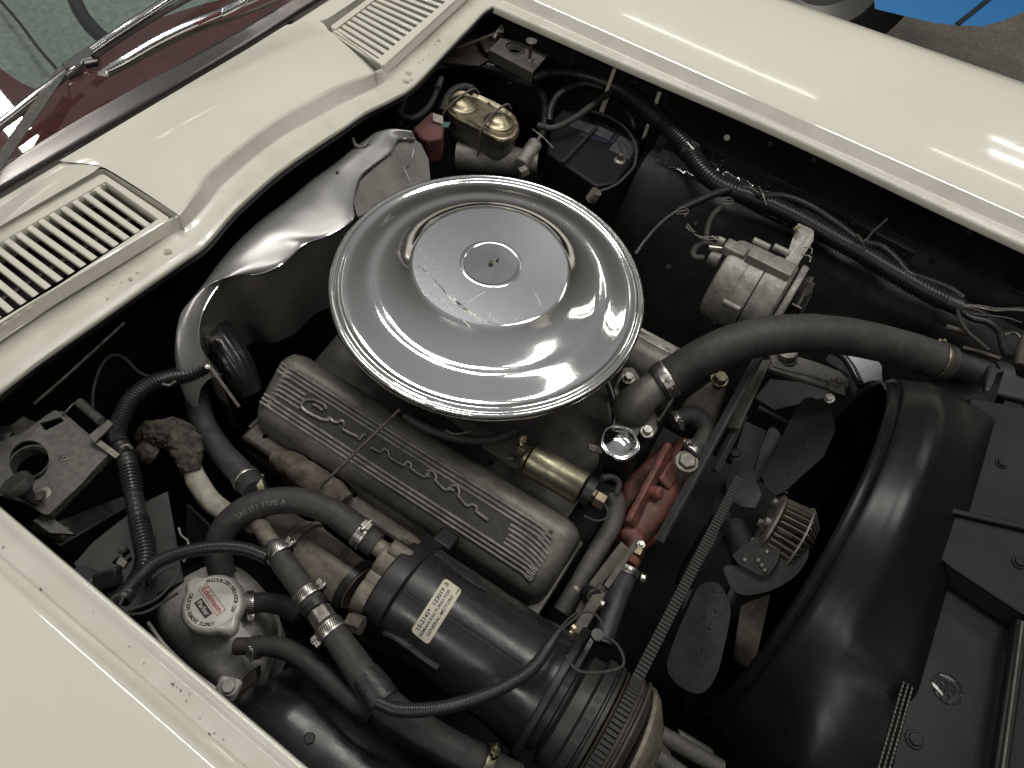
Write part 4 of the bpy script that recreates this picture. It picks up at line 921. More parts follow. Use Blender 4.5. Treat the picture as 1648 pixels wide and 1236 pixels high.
# inner cogs of the second run, going up to the alternator
M['belt2'] = mat('worn_belt_back', (.05, .05, .049), .5, 0, col2=(.03, .03, .03), cs=30, bs=80, bd=.0004)
b2 = thing('smooth_belt', 'smooth dark drive belt running up past the bypass hose', 'drive belt', P(1140, 720, -.12))
mb = bar(P(1226, 566, -.06), P(1060, 872, -.155), .014, .006, up=(-.7, 0, .7)); obj('belt', mb, 'belt2', b2, bev=.001)
mb = bar(P(1196, 668, -.12), P(1150, 758, -.15), .011, .01, up=(-.7, 0, .7)); obj('belt_edge', mb, 'beltn', b2, bev=.001)
b3 = thing('cog_belt', 'inner run of the notched belt behind the smooth belt, its teeth coloured as if catching light', 'drive belt', P(1170, 650, -.15))
A_, B_ = P(1190, 640, -.15), P(1150, 700, -.17)
obj('belt', bar(A_, B_, .008, .006), 'void', b3)
for i in range(11): obj('tooth', box(A_.lerp(B_, i/10)+V((0, 0, .004)), RC*.003, UC*.001, FW*.0015), 'galv', b3)  # pale teeth on a near-black belt: the glint is in the colour

# ---------------------------------------------------------------- fuel filter canister, chrome cap, bracket
ff = thing('fuel_filter', 'olive gold metal canister with a brass fitting at each end', 'fuel filter', P(900, 760, -.12))
a_, b_ = P(853, 738, -.105), P(938, 786, -.105); d = (b_-a_)
obj('canister', lathe(a_, d, [(-.002, .012), (0, .0215), (.0015, .0232), (d.length-.002, .0232), (d.length, .0218), (d.length+.002, .014)], 48), 'olive', ff, smooth=40)
dn = d.normalized()
obj('collar', lathe(a_-dn*.006, dn, [(0, .009), (.0, .018), (.004, .0185), (.0045, .02)], 32), 'nickel', ff)
obj('fitting', ngon(a_-dn*.018+UC*.006, dn, .0085, .012, 6), 'nickel', ff, bev=.0006)
obj('fitting', ngon(a_-dn*.010+UC*.016, UC, .0065, .01, 6), 'nickel', ff, bev=.0006)
obj('banjo', cyl(a_-dn*.013+UC*.004, a_-dn*.012+UC*.022, .0055, 14), 'nickel', ff)
obj('dark_collar', lathe(b_+dn*.003, dn, [(0, .012), (0, .019), (.012, .019), (.012, .01)], 32), 'black', ff)
obj('fitting', ngon(b_+dn*.006+UC*-.001, dn, .0095, .012, 6), 'nickel', ff, bev=.0006)
obj('fitting', ngon(b_+dn*.018-UC*.003, dn, .0115, .014, 6), 'nickel', ff, bev=.0008)
obj('bracket', quadbox([P(775, 718, -.12), P(828, 700, -.115), P(848, 705, -.11), P(840, 752, -.12), P(826, 752, -.125)], .003), 'alu_face', ff, bev=.0008)
obj('raised_pad', box(P(820, 738, -.115), RC*.006, UC*.003, FW*.001), 'alu_face', ff, bev=.001)
obj('bright_tip', ngon(P(790, 747, -.15), (0, 0, 1), .0035, .003, 6), 'chrome', ff)
# chrome cap
cc = thing('sensor_cap', 'polished rounded cap with two bolts beside it, in front of the lid', 'cap', P(997, 712, -.11))
c = P(997, 713, -.085); u, v = V((1, 0, 0)), V((0, 1, 0)); mb = MB(); n = 64; prof = [(0, .001), (.25, .006), (.5, .0095), (.68, .0062), (.8, .0040), (.93, .0030), (.98, .0033), (1.01, .0022), (1.0, -.002)]
vs = []
for t, z in prof:
    for k in range(n):
        a = 2*pi*k/n; rr = .0262*(1+.035*cos(5*(a-.25)) if t > .75 else 1)*max(t, .001); vs.append(c+u*cos(a)*rr+v*sin(a)*rr+V((0, 0, {0: .0125, .25: .0117, .5: .0094}.get(t, z))))
mb.add(vs, [(i*n+k, i*n+(k+1) % n, (i+1)*n+(k+1) % n, (i+1)*n+k) for i in range(len(prof)-1) for k in range(n)])
obj('cap', mb, 'chrome', cc, smooth=80)
obj('canister', lathe(c+V((0, 0, -.002)), (.1, .1, -1), [(0, .024), (.05, .024), (.08, .022)], 32), 'black', cc)
text('embossed_marks', '* 8 *', .009, lambda x, y: (c+RC*x*1.0+UC*y+V((0, 0, .0105))-RC*.012-UC*.006, V((0, 0, 1))), 'alu', cc, depth=.001)
obj('side_tab', box(P(958, 722, -.10), RC*.010-UC*.003, UC*.005, FW*.004), 'steeld', cc, bev=.002)

# ---------------------------------------------------------------- thermostat housing
th = thing('thermostat_housing', 'grey cast thermostat housing with two bright bolts, feeding the big hose', 'housing', P(1030, 640, -.14))
c = P(1022, 662, -.12)
path = [(P(1012, 668, -.15), .030), (P(1016, 660, -.125), .0295), (P(1022, 650, -.105), .0275), (P(1034, 638, -.092), .0245), (P(1050, 626, -.083), .0222), (P(1066, 616, -.078), .0215)]
obj('elbow', sweep(path, 36), 'alu', th, smooth=60)
obj('flange', quadbox([P(*q, -.125) for q in ((1003, 590), (1020, 590), (1052, 640), (1060, 690), (1050, 705), (1030, 706), (985, 690), (975, 650))], .008), 'alu', th, bev=.003)
for q in ((1011, 605), (1041, 691)):
    cc_ = P(q[0], q[1]+4, -.105)
    obj('boss', cyl(cc_+V((0, 0, -.02)), cc_, .0095, 24), 'alu_face', th, bev=.001)
    b = bolt(th, cc_, (0, -.05, 1), .0072, .0085, 'steel'); b['label'] = 'bright hex bolt'

# ---------------------------------------------------------------- upper radiator hose
rh = thing('radiator_hose', 'thick black upper radiator hose arching from the thermostat housing to the radiator', 'hose', P(1280, 545, .0))
HP = [(1058, 620, -.08), (1078, 608, -.07), (1105, 590, -.052), (1140, 571, -.03), (1185, 552, -.012), (1240, 540, .0), (1300, 536, .002), (1360, 541, -.004), (1420, 553, -.015), (1475, 568, -.026), (1525, 585, -.035)]
hp = zpp(HP)
obj('hose', sweep(cat(hp, .006, [.0245, .0262, .0265, .027, .027, .0268, .0265, .0262, .026, .026, .026]), 40), 'rubber', rh, smooth=80)
clamp(rh, hp[0].lerp(hp[1], .7), hp[1]-hp[0], .0268, .014, ang=2.2)
obj('collar_band', lathe(hp[0].lerp(hp[1], .15), hp[1]-hp[0], [(0, .0262), (0, .0275), (.009, .0275), (.009, .0262)], 36, closed=True), 'dark', rh)
cl_ = clamp(rh, zpp([(1512, 582, -.033)])[0], hp[-1]-hp[-2], .0272, .013, ang=.3, m='olive')
obj('inlet_pipe', sweep(cat(zpp([(1518, 583, -.034), (1550, 594, -.038), (1585, 606, -.04), (1606, 612, -.04)]), .006, [.0225, .022, .022, .025]), 32), 'black', rh)

# ---------------------------------------------------------------- water pump and front castings
wp = thing('water_pump', 'orange-red painted water pump housing between the belts and the valve cover', 'water pump', P(1050, 790, -.2))
obj('body', sweep(cat(zpp([(1112, 722, -.17), (1090, 755, -.175), (1065, 795, -.18), (1040, 830, -.18), (1018, 862, -.185)]), .004, [.024, .027, .028, .027, .022]), 28, fn=lambda i, s, a: 1+.03*noise.noise(V((s*50, cos(a), sin(a))))), 'red', wp, smooth=80)
obj('rib', bar(P(1078, 718, -.14), P(1012, 845, -.15), .010, .020, up=(-.5, 0, .8)), 'red', wp, bev=.003)
obj('web', quadbox([P(1080, 740, -.14), P(1100, 758, -.15), P(1078, 790, -.15), P(1062, 770, -.14)], .01), 'red', wp, bev=.003)
obj('boss', cyl(P(1045, 790, -.15), P(1064, 795, -.138), .0085, 20), 'red', wp, bev=.003)
obj('side_casting', quadbox([P(1078, 705, -.2), P(1130, 740, -.21), P(1080, 860, -.22), P(1010, 900, -.22), P(985, 860, -.22), P(1010, 770, -.2)], .04), 'red', wp, bev=.008)
obj('lower_elbow', sweep(cat(zpp([(1010, 855, -.17), (1022, 872, -.165), (1020, 895, -.16), (1012, 912, -.155)]), .003, [.014, .013, .0115, .011]), 20), 'red', wp)
obj('bolt_boss', cyl(P(1102, 778, -.16), P(1105, 745, -.118), .0128, 28), 'steeld', wp, bev=.001)
bolt(wp, P(1105, 743, -.117), (0, -.08, 1), .0125, .007, 'steeld', rot=.3)
bolt(wp, P(1022, 820, -.155), (0, 0, 1), .003, .004, 'steeld'); bolt(wp, P(1038, 782, -.15), (0, 0, 1), .0035, .004, 'red')
fit = obj('brass_nut', ngon(P(1028, 885, -.15), P(1018, 905, -.15)-P(1028, 885, -.15), .0085, .01, 6), 'nickel', wp, bev=.0006)
# red block behind the lid, near the far valve cover
obj('block_front', quadbox([P(1035, 530, -.19), P(1068, 575, -.19), P(1075, 600, -.19), P(1000, 650, -.19), P(980, 600, -.19)], .05), 'red', wp, bev=.006)
cast = thing('front_casting', 'grey-tan cast bracket with a brass nut between the bypass hose and the belt', 'bracket', P(1130, 640, -.15))
obj('casting', quadbox([P(1105, 640, -.13), P(1150, 606, -.11), P(1170, 622, -.11), P(1150, 690, -.14), P(1120, 680, -.14), P(1090, 665, -.14)], .03), 'taupe', cast, bev=.006)
obj('stud', cyl(P(1153, 626, -.13), P(1158, 612, -.095), .008, 20), 'black', cast)
bolt(cast, P(1158, 610, -.094), (.1, 0, 1), .0105, .008, 'olive')
bh = thing('bypass_hose', 'short U-shaped rubber bypass hose with a clamp at each end', 'hose', P(1110, 690, -.13))
q = zpp([(1083, 678, -.135), (1096, 672), (1112, 668), (1127, 675), (1135, 692), (1130, 708), (1118, 722, -.12), (1108, 732, -.12)])
obj('hose', sweep(cat(q, .003, .0125), 28), 'rubber', bh, smooth=80)
clamp(bh, q[0].lerp(q[1], .3), q[1]-q[0], .0132, .008, ang=2.5)
clamp(bh, q[-1].lerp(q[-2], .4), q[-2]-q[-1], .0134, .009, ang=.8)

# ---------------------------------------------------------------- hoses and pipes between pump and compressor
ph = thing('lower_hose', 'black rubber hose dropping from the red elbow towards the compressor', 'hose', P(1000, 950, -.15))
q = zpp([(1012, 912, -.15), (1003, 935), (992, 962), (980, 995), (968, 1035, -.17)])
obj('hose', sweep(cat(q, .004, .0145), 26), 'rubber_b', ph, smooth=80); clamp(ph, q[0].lerp(q[1], .3), q[1]-q[0], .0150, .009, ang=3.9)
gp = thing('grey_pipe', 'grey steel pipe curving down past the end of the near valve cover', 'pipe', P(960, 890, -.18))
obj('pipe', sweep(cat(zpp([(984, 790, -.13), (992, 815), (985, 845), (965, 880), (945, 915), (925, 950), (905, 985, -.2)]), .004, .0125), 24), 'galv', gp, smooth=80)
obj('bracket', quadbox([P(1000, 870, -.14), P(1015, 885, -.14), P(965, 945, -.15), P(940, 990, -.15), P(925, 985, -.15), P(950, 935, -.15)], .006), 'taupe', gp, bev=.001)
obj('knuckle', cyl(P(945, 955, -.15), P(958, 962, -.13), .011, 20), 'black', gp, bev=.002)
bolt(gp, P(927, 948, -.13), (0, 0, 1), .0035, .004, 'steeld')
obj('slab', quadbox([P(965, 935, -.13), P(980, 950, -.13), P(945, 1010, -.12), P(925, 1035, -.12), P(915, 1020, -.12)], .01), 'taupe', gp, bev=.002)
obj('rail', bar(P(958, 1020, -.09), P(912, 1100, -.09), .007, .012), 'black', gp, bev=.001)
for q in ((925, 1012), (920, 1022)): bolt(gp, P(q[0], q[1], -.095), (-1, .2, .2), .004, .005, 'brass')
bolt(gp, P(968, 972, -.11), (1, 0, .3), .005, .004, 'steel')

# compressor wiring loom
cw = thing('compressor_loom', 'taped wire loom running across the black compressor to two loose wires', 'wire loom', P(760, 1130, -.04))
q = [(608, 1130, -.055), (640, 1142, -.05), (690, 1142, -.04), (740, 1132, -.035), (790, 1115, -.035), (835, 1092, -.035), (862, 1070, -.035), (880, 1045, -.035), (898, 1018, -.04)]
hose('conduit', zpp(q), [.0065, .0075, .007, .0066, .0066, .0066, .0068, .006, .004], 'loom', cw, corr=(.0024, .03))
for l, r in (([(896, 1020, -.04), (910, 1008), (922, 998), (934, 988), (946, 984), (958, 989), (967, 1000), (970, 1015, -.05)], .0014), ([(897, 1018, -.04), (908, 1003), (920, 992), (930, 985, -.045)], .0011),
             ([(968, 1025, -.05), (985, 1030), (998, 1045), (1004, 1062), (1000, 1074), (980, 1080), (955, 1083), (932, 1080), (918, 1068), (912, 1055, -.05)], .0017)):
    obj('wire', sweep(cat(zpp(l), .003, r), 8), 'rubber', cw)
obj('connector', ngon(P(960, 1024, -.05), V((0, 0, 1)), .007, .006, 8), 'black', cw)

# ---------------------------------------------------------------- hoses, near side
h1 = thing('heater_hose', 'blue-black heater hose dropping behind the near valve cover', 'hose', P(355, 720, -.2))
q = zpp([(316, 615, -.19), (318, 650), (330, 688), (352, 722), (380, 753), (402, 778, -.14), (412, 792, -.13)])
obj('hose', sweep(cat(q, .004, [.0165, .0165, .0162, .0165, .0165, .0165, .016]), 30), 'rubber_b', h1, smooth=80)
clamp(h1, q[-3].lerp(q[-2], .75), q[-2]-q[-3], .0172, .009, ang=5.5)
obj('clamp_tail', box(P(421, 787, -.11), RC*.003+UC*-.009, UC*.004+RC*.003, FW*.0008), 'olive', h1)
h2 = thing('arched_hose', 'thick grey-black hose arching over to the compressor, with pale lettering', 'hose', P(470, 815, -.08))
AP = [(358, 925, -.14), (352, 893, -.125), (356, 862, -.11), (375, 835, -.095), (405, 816, -.085), (445, 806, -.08), (490, 808, -.08), (535, 825, -.08), (572, 852, -.082), (606, 878, -.085)]
q = zpp(AP); hb = sweep(cat(q, .004, [.0155, .0158, .016, .016, .016, .016, .016, .0157, .0155, .015]), 36)
obj('hose', hb, 'rubber', h2, smooth=80)
clamp(h2, q[-2].lerp(q[-1], .35), q[-1]-q[-2], .0166, .0115, ang=1.3)
obj('spigot', cyl(q[-1]-(q[-1]-q[-2])*.1, q[-1]+(q[-1]-q[-2])*.5, .0105, 24), 'tan', h2)
def ontube(q0, q1, s, size, start, mm, parent, side=.35):
    """letters along the top of the arched hose"""
    fr = hb.fr; L0 = [0]
    for i in range(1, len(fr)): L0.append(L0[-1]+(fr[i][0]-fr[i-1][0]).length)
    def f(x, y):
        l = start+x
        i = max(0, min(len(fr)-2, next((k for k in range(len(L0)-1) if L0[k+1] >= l), len(L0)-2))); t = (l-L0[i])/(L0[i+1]-L0[i])
        p = fr[i][0].lerp(fr[i+1][0], t); T = fr[i][3].lerp(fr[i+1][3], t).normalized(); r = fr[i][4]
        tc = (CAM-p); tc = (tc-T*tc.dot(T)).normalized(); sd = T.cross(tc)
        a = y/r+side; n = tc*cos(a)+sd*sin(a); n2 = tc*cos(a)-sd*sin(a)
        return p+n2*(r+.0001), n2
    text('hose_print', s, size, f, mm, parent, depth=.0002, space=1.05)
ontube(0, 0, 'SAE J51 TYPE A', .0085, .083, 'grey_ink', h2, -.12)
h3 = thing('suction_hose', 'long clamped rubber hose joined by a hex fitting, passing below the compressor', 'hose', P(560, 1040, -.08))
SP = [(425, 858, -.07), (440, 880, -.068), (458, 908, -.066), (478, 935, -.066), (498, 963, -.066), (508, 978, -.066)]
q = zpp(SP); obj('hose', sweep(cat(q[1:], .004, .0138), 30), 'rubber', h3, smooth=80)
clamp(h3, P(449, 890, -.067), q[2]-q[1], .0146, .011, ang=.4); clamp(h3, P(496, 958, -.066), q[4]-q[3], .0148, .0115, ang=.25)
d = (q[-1]-q[-2]).normalized()
obj('hex_fitting', ngon(P(511, 981, -.066), d, .0138, .020, 6), 'steeld', h3, bev=.0012)
obj('sleeve', lathe(P(505, 972, -.066), d, [(0, .015), (.008, .0152), (.009, .013)], 30), 'black', h3)
SP2 = [(524, 1002, -.066), (545, 1030, -.066), (572, 1068, -.066), (600, 1108, -.07), (640, 1150, -.085), (700, 1190, -.1), (770, 1228, -.11), (830, 1258, -.12)]
q2 = zpp(SP2); obj('hose', sweep(cat(q2, .004, [.0142, .0145, .0155, .0165, .0175, .018, .0185, .0185]), 32), 'rubber', h3, smooth=80)
clamp(h3, P(532, 1014, -.066), q2[1]-q2[0], .0152, .0125, ang=3.35)
obj('tape_wrap', sweep(cat(zpp([(588, 1088, -.066), (602, 1106, -.066), (616, 1128, -.068)]), .002, [.0166, .0175, .0182]), 30, fn=lambda i, s, a: 1+.03*noise.noise(V((s*400, cos(a)*2, sin(a)*2)))), 'tape', h3)
obj('pipe_elbow', sweep(cat(zpp([(402, 848, -.125), (410, 841, -.115), (418, 846, -.098), (429, 863, -.074), (440, 878, -.067)]), .003, [.009, .010, .010, .010, .010]), 22), 'tan', h3, smooth=80)
clamp(h3, P(780, 1232, -.105), q2[-1]-q2[-2], .0195, .010, ang=1.0, m='olive')
# muffler can behind it
mc_ = thing('muffler_can', 'tan metal can strapped behind the clamped hoses', 'canister', P(510, 900, -.15))
obj('can', lathe(P(470, 862, -.155), P(585, 955, -.15)-P(470, 862, -.155), [(0, .018), (.006, .026), (.014, .030), (.105, .031), (.112, .028)], 48), 'tan', mc_, smooth=50)
obj('strap', lathe(P(566, 938, -.15), P(585, 955, -.15)-P(470, 862, -.155), [(0, .031), (0, .0335), (.010, .0335), (.010, .031)], 40, closed=True), 'black', mc_)
obj('strap', lathe(P(486, 874, -.15), P(585, 955, -.15)-P(470, 862, -.155), [(0, .0305), (0, .0322), (.006, .0322), (.006, .0305)], 40, closed=True), 'tan', mc_)
obj('inlet_cone', sweep(cat(zpp([(440, 838, -.16), (455, 850), (475, 866, -.155)]), .004, [.019, .023, .025]), 30), 'taupe', mc_)
bolt(mc_, P(556, 888, -.12), (0, 0, 1), .004, .003, 'steeld')

# ---------------------------------------------------------------- expansion tank with the pressure cap
tk = thing('expansion_tank', 'dusty cast aluminium tank beside the near gutter, under the pressure cap', 'tank', P(340, 1000, -.2))
zt = -.165
tb = [P(*q, zt) for q in ((322, 905), (352, 897), (385, 906), (412, 928), (436, 962), (442, 1000), (430, 1045), (415, 1085), (398, 1108), (380, 1122), (350, 1108), (315, 1080), (280, 1048), (250, 1012), (245, 980), (262, 950), (290, 922))]
tb = [p for p, _ in cat(tb+[tb[0]], .006)][:-1]; cen = sum(tb, V())/len(tb); mb = MB(); rows = []
for s, z in ((.02, .026), (.30, .0255), (.55, .022), (.74, .014), (.88, .003), (.96, -.010), (1.0, -.026), (1.0, -.045), (1.015, -.047), (1.015, -.051), (1.0, -.053), (1.0, -.12)):
    rows.append([cen+(p-cen)*s+V((0, 0, z)) for p in tb]+[cen+(tb[0]-cen)*s+V((0, 0, z))])
obj('shell', grid(rows), 'tank', tk, smooth=60)
sp = zpp([(238, 1002, -.13), (262, 1035), (292, 1066), (326, 1094), (352, 1112, -.14)])
obj('seam', sweep(cat(sp, .004, .0022), 10), 'tank', tk)
obj('foot', box(P(367, 1108, -.135), RC*.012-UC*.004, RC*.005+UC*.012, FW*.005), 'tank', tk, bev=.005)
bolt(tk, P(370, 1106, -.125), (-.1, -.2, 1), .007, .006, 'tank')
obj('neck', lathe(P(346, 985, -.15), P(343, 973, -.118)-P(346, 985, -.15), [(0, .03), (.006, .028), (.02, .027), (.022, .031), (.028, .032)], 48), 'tank', tk)
kc = P(343, 972, -.108)
cp = thing('pressure_cap', 'round white-faced pressure cap with two ears, printed in black and red', 'cap', kc+V((0, 0, -.01)))
R_ = .0345
out = []
e_a = [atan2((P(*q, kc.z)-kc).y, (P(*q, kc.z)-kc).x) for q in ((304, 932), (374, 1018))]
for k in range(96):
    a = -pi+2*pi*k/96; b_ = 1
    for ea in e_a:
        dd = (a-ea+pi) % (2*pi)-pi; b_ += .24*math.exp(-(abs(dd)/.27)**3)
    out.append((cos(a)*R_*b_, sin(a)*R_*b_))
rows = []
for s, z in ((.45, .0050), (.78, .0050), (.80, .0052), (.84, .0052), (.88, .0048), (.93, .0036), (.97, .0014), (1.0, -.002), (1.0, -.007), (.985, -.009), (.9, -.009)):
    rows.append([kc+V((x*s, y*s, z)) for x, y in out+[out[0]]])
obj('shell', grid(rows), 'tank', cp, smooth=60)
# round: the printed disc
dc = kc+V((0, 0, .0058)); Rd = .0292
dsk = obj('printed_disc', lathe(dc+V((0, 0, -.003)), (0, 0, 1), [(0, Rd), (.0028, Rd), (.0030, Rd*.985), (.0030, .0001)], 64), 'white', cp)
def ang(q): p = P(q[0], q[1], dc.z)-dc; return atan2(p.y, p.x)
def arc_text(s, a_s, a_e, r, inward, size):
    # a_s start angle, a_e end angle; letters placed one by one
    n = len(s); 
    for i, ch in enumerate(s):
        if ch == ' ': continue
        a = a_s+(a_e-a_s)*i/(n-1); rd = V((cos(a), sin(a), 0)); tg = V((-sin(a), cos(a), 0))
        if inward: ux, uy = tg, -rd          # tops towards the centre, read anticlockwise
        else: ux, uy = -tg, rd
        c0 = dc+rd*r
        text('letter', ch, size, lambda x, y: (c0+ux*x*.85+uy*y, V((0, 0, 1))), 'ink', dsk, depth=.0003, align='CENTER', bold=.00018, res=2)
def unwrap_cw(a, b):      # clockwise seen from above: decreasing angle
    while b > a: b -= 2*pi
    return a, b
def unwrap_ccw(a, b):
    while b < a: b += 2*pi
    return a, b
a1, a2 = unwrap_cw(ang((333, 934)), ang((372, 983))); arc_text('PRESSURIZED RADIATOR CAP', a1, a2, Rd*.86, False, .0058)
a1, a2 = unwrap_ccw(ang((307, 957)), ang((343, 1008))); arc_text('CAUTION REMOVE SLOWLY', a1, a2, Rd*.86, True, .0058)
ux = (P(354, 984, dc.z)-P(330, 951, dc.z)).normalized(); uy = V((-ux.y, ux.x, 0))
def dt(s, c0, size, m, bold=0): text('lettering', s, size, lambda x, y: (c0+ux*x+uy*y, V((0, 0, 1))), m, dsk, depth=.00045, align='CENTER', bold=bold)
ec = P(341, 965, dc.z)
mb = MB(); hw_, hh = .0195, .0052
for s in (-1, 1): box(ec+uy*hh*s+V((0, 0, .0003)), ux*hw_, uy*.0003, V((0, 0, .0001)), mb); box(ec+ux*hw_*s+V((0, 0, .0003)), ux*.0003, uy*hh, V((0, 0, .0001)), mb)
obj('red_box_line', mb, 'redink', dsk, kind='stuff'); dt('Edelmann', ec, .0092, 'redink', .00015)
pc = P(327, 979, dc.z); obj('black_box', box(pc+V((0, 0, .0002)), ux*.0115, uy*.0046, V((0, 0, .0001))), 'ink', dsk); dt('Parker', pc+V((0, 0, .0001)), .0072, 'white', .0001)
t1 = thing('tank_hose', 'short hose clamped to the upper side of the tank', 'hose', P(440, 975, -.12))
q = zpp([(390, 972, -.125), (408, 970), (432, 970), (458, 976), (482, 990, -.13)]); obj('hose', sweep(cat(q, .003, .0115), 24), 'rubber', t1, smooth=80); clamp(t1, P(403, 970, -.125), q[1]-q[0], .0122, .009, ang=3.6)
t2 = thing('tank_hose', 'longer hose curving from the lower side of the tank under the suction hose', 'hose', P(480, 1050, -.12))
q = zpp([(380, 1040, -.12), (400, 1043), (425, 1040, -.11), (455, 1044), (490, 1062), (525, 1092), (560, 1122, -.09), (600, 1150, -.09)]); obj('hose', sweep(cat(q[1:], .004, [.0108, .0108, .0112, .0115, .0115, .0118, .012]), 24), 'rubber', t2, smooth=80)
obj('spigot', cyl(q[0], q[2], .0095, 20), 'taupe', t2); clamp(t2, P(413, 1042, -.115), q[2]-q[1], .0116, .008, ang=2.2)
obj('bracket', box(P(395, 1100, -.16), RC*.015+UC*.012, UC*.008, FW*.01), 'taupe', t2, bev=.003)

# black domed canister at the bottom edge
bd = thing('black_dome', 'big glossy black rounded housing with a small hole, at the bottom edge', 'housing', P(520, 1190, -.2))
A0 = P(440, 1165, -.215); d = V((1, -.03, -.02))
obj('shell', lathe(A0, d, [(-.035, .01), (-.033, .035), (-.022, .06), (0, .080), (.03, .088), (.06, .090), (.32, .090)], 80), 'blackg', bd, smooth=60)
p_, n_ = cylhit(498, 1188, A0, d, .0905, .0); obj('hole', lathe(p_, n_, [(0, .0052), (.0006, .0048)], 20), 'ink', bd)
obj('hole_rim', lathe(p_, n_, [(0, .0052), (.0008, .0056), (0, .0062)], 24, closed=True), 'steeld', bd)
# ---------------------------------------------------------------- alternator
al = thing('alternator', 'light grey ribbed alternator beside the big hose, its bolts and plug facing left', 'alternator', P(1210, 440, -.17))
AA = P(1155, 443, -.105); d = V((1, 0, .0)); AR = .068
obj('rear_housing', lathe(AA, d, [(0, .03), (0, .052), (.003, .063), (.010, .0665), (.062, .068)], 72), 'altn', al, smooth=35)
obj('seam', lathe(AA+d*.062, d, [(0, .0662), (.0025, .0662)], 72), 'ink', al)
obj('front_housing', lathe(AA+d*.0645, d, [(0, .0675), (.006, .069), (.036, .069), (.040, .065), (.042, .05), (.042, .03)], 72), 'altn', al, smooth=35)
obj('casting_line', lathe(AA+d*.036, d, [(0, .0670), (.0006, .0682), (.0014, .0682), (.002, .0670)], 72), 'altn', al)
def ald(px, py, lift=0): return cylhit(px, py, AA, d, AR, lift)
for (q0, q1, r) in (((1212, 386), (1240, 397), .0055), ((1245, 396), (1270, 410), .0055), ((1163, 484), (1192, 496), .0050)):
    a, _ = ald(*q0); b, _ = ald(*q1); b = a+d*((b-a).length); obj('through_bolt', cyl(a, b, r, 18), 'altn', al, bev=.0012)
a, n_ = ald(1236, 380)
obj('mounting_ear', box(AA+d*.064+V((0, -.004, AR+.002)), d*.036, V((0, .014, 0)), V((0, 0, .010))), 'altn', al, bev=.002)
obj('terminal_block', box(AA+d*.008+V((0, -.004, AR-.004)), d*.018, V((0, .012, 0)), V((0, 0, .009))), 'altn', al, bev=.003)
obj('terminal', cyl(P(1156, 385, -.06), P(1166, 390, -.06), .006, 18), 'altn', al, bev=.001)
obj('spade', bar(P(1145, 380, -.06), P(1157, 386, -.06), .004, .001), 'steel', al)
obj('plug', cyl(P(1141, 412, -.085), P(1158, 420, -.085), .0115, 20), 'altn', al, bev=.002)
obj('rear_stud', cyl(P(1140, 398, -.07), P(1160, 400, -.07), .0045, 12), 'steel', al)
obj('front_ring', lathe(AA+d*.108, d, [(0, .058), (0, .072), (.002, .0735), (.008, .0735), (.010, .072), (.010, .058)], 72, closed=True), 'altn', al)
obj('mounting_plate', quadbox([P(*q, z) for q, z in (((1284, 358), -.06), ((1306, 368), -.06), ((1305, 384), -.065), ((1286, 412), -.075), ((1262, 455), -.10), ((1236, 510), -.13), ((1208, 520), -.14), ((1230, 480), -.12), ((1262, 420), -.09), ((1275, 385), -.07))], .006, None, V((1, 0, -.3)).normalized()), 'altn', al, bev=.0012)
bolt(al, P(1282, 370, -.058), (-1, .2, .4), .0065, .006, 'olive')
obj('pulley', lathe(AA+d*.122, d, [(0, .02), (0, .04), (.003, .042), (.008, .034), (.012, .034), (.017, .042), (.020, .040), (.02, .01)], 48), 'fan_d', al, smooth=25)
for i in range(7):
    a = 2*pi*i/7+.4; n = V((0, cos(a), sin(a))); t = V((0, -sin(a), cos(a)))
    obj('fan_blade', box(AA+d*.130+n*.048, d*.0075, n*.012, t*.0012), 'steeld', al)
wr = thing('alternator_wires', 'black wires and loose terminals plugged into the back of the alternator', 'wires', P(1130, 400, -.1))
for l, r, m in (([(1104, 365, -.07), (1113, 374), (1124, 380), (1138, 382), (1158, 381)], .0013, 'steeld'), ([(1106, 362, -.07), (1112, 370), (1118, 376)], .0038, 'dark'), ([(1124, 382, -.07), (1140, 386), (1158, 384)], .0011, 'steeld'),
                ([(1132, 415, -.085), (1118, 414), (1116, 404), (1124, 395), (1138, 392), (1156, 398), (1160, 404)], .0052, 'rubber'), ([(1137, 392, -.09), (1138, 370), (1146, 348), (1162, 332, -.1)], .0046, 'rubber')):
    obj('wire', sweep(cat(zpp(l), .003, r), 12), m, wr)

# alternator strap, tensioner links
sp_ = thing('adjusting_strap', 'flat pale grey adjusting strap from the alternator down behind the big hose', 'strap', P(1270, 500, -.1))
obj('strap', bar(P(1303, 446, -.06), P(1256, 535, -.09), .015, .003, up=(-.6, .2, .7)), 'galv', sp_, bev=.0008)
obj('strap', bar(P(1232, 580, -.09), P(1180, 690, -.12), .018, .004, up=(-.6, .2, .7)), 'galv', sp_, bev=.0008)
obj('nut_block', box(P(1264, 474, -.07), RC*.008-UC*.003, UC*.008, FW*.006), 'altn', sp_, bev=.0015)
bolt(sp_, P(1300, 468, -.07), (.7, .2, .5), .0055, .006, 'steeld')
for l in ([(1294, 398, -.06), (1306, 400), (1306, 409, -.06)], [(1290, 410, -.06), (1304, 413), (1303, 422, -.06)]): obj('wire_clip', sweep(cat(zpp(l), .002, .0011), 6), 'steel', sp_)
tn = thing('tensioner_link', 'pale grey link and bar with a round bolt, below the arch of the big hose', 'bracket', P(1310, 600, -.12))
zt_ = -.095
plate('link', [[(1238, 572), (1250, 566), (1275, 572), (1318, 585), (1350, 598), (1366, 612), (1364, 624), (1350, 622), (1300, 606), (1260, 597), (1242, 590)]], pz(zt_), .010, 'galv', tn, bev=.003)
obj('bar', bar(P(1228, 588, zt_-.004), P(1355, 630, zt_-.004), .011, .008), 'galv', tn, bev=.0015)
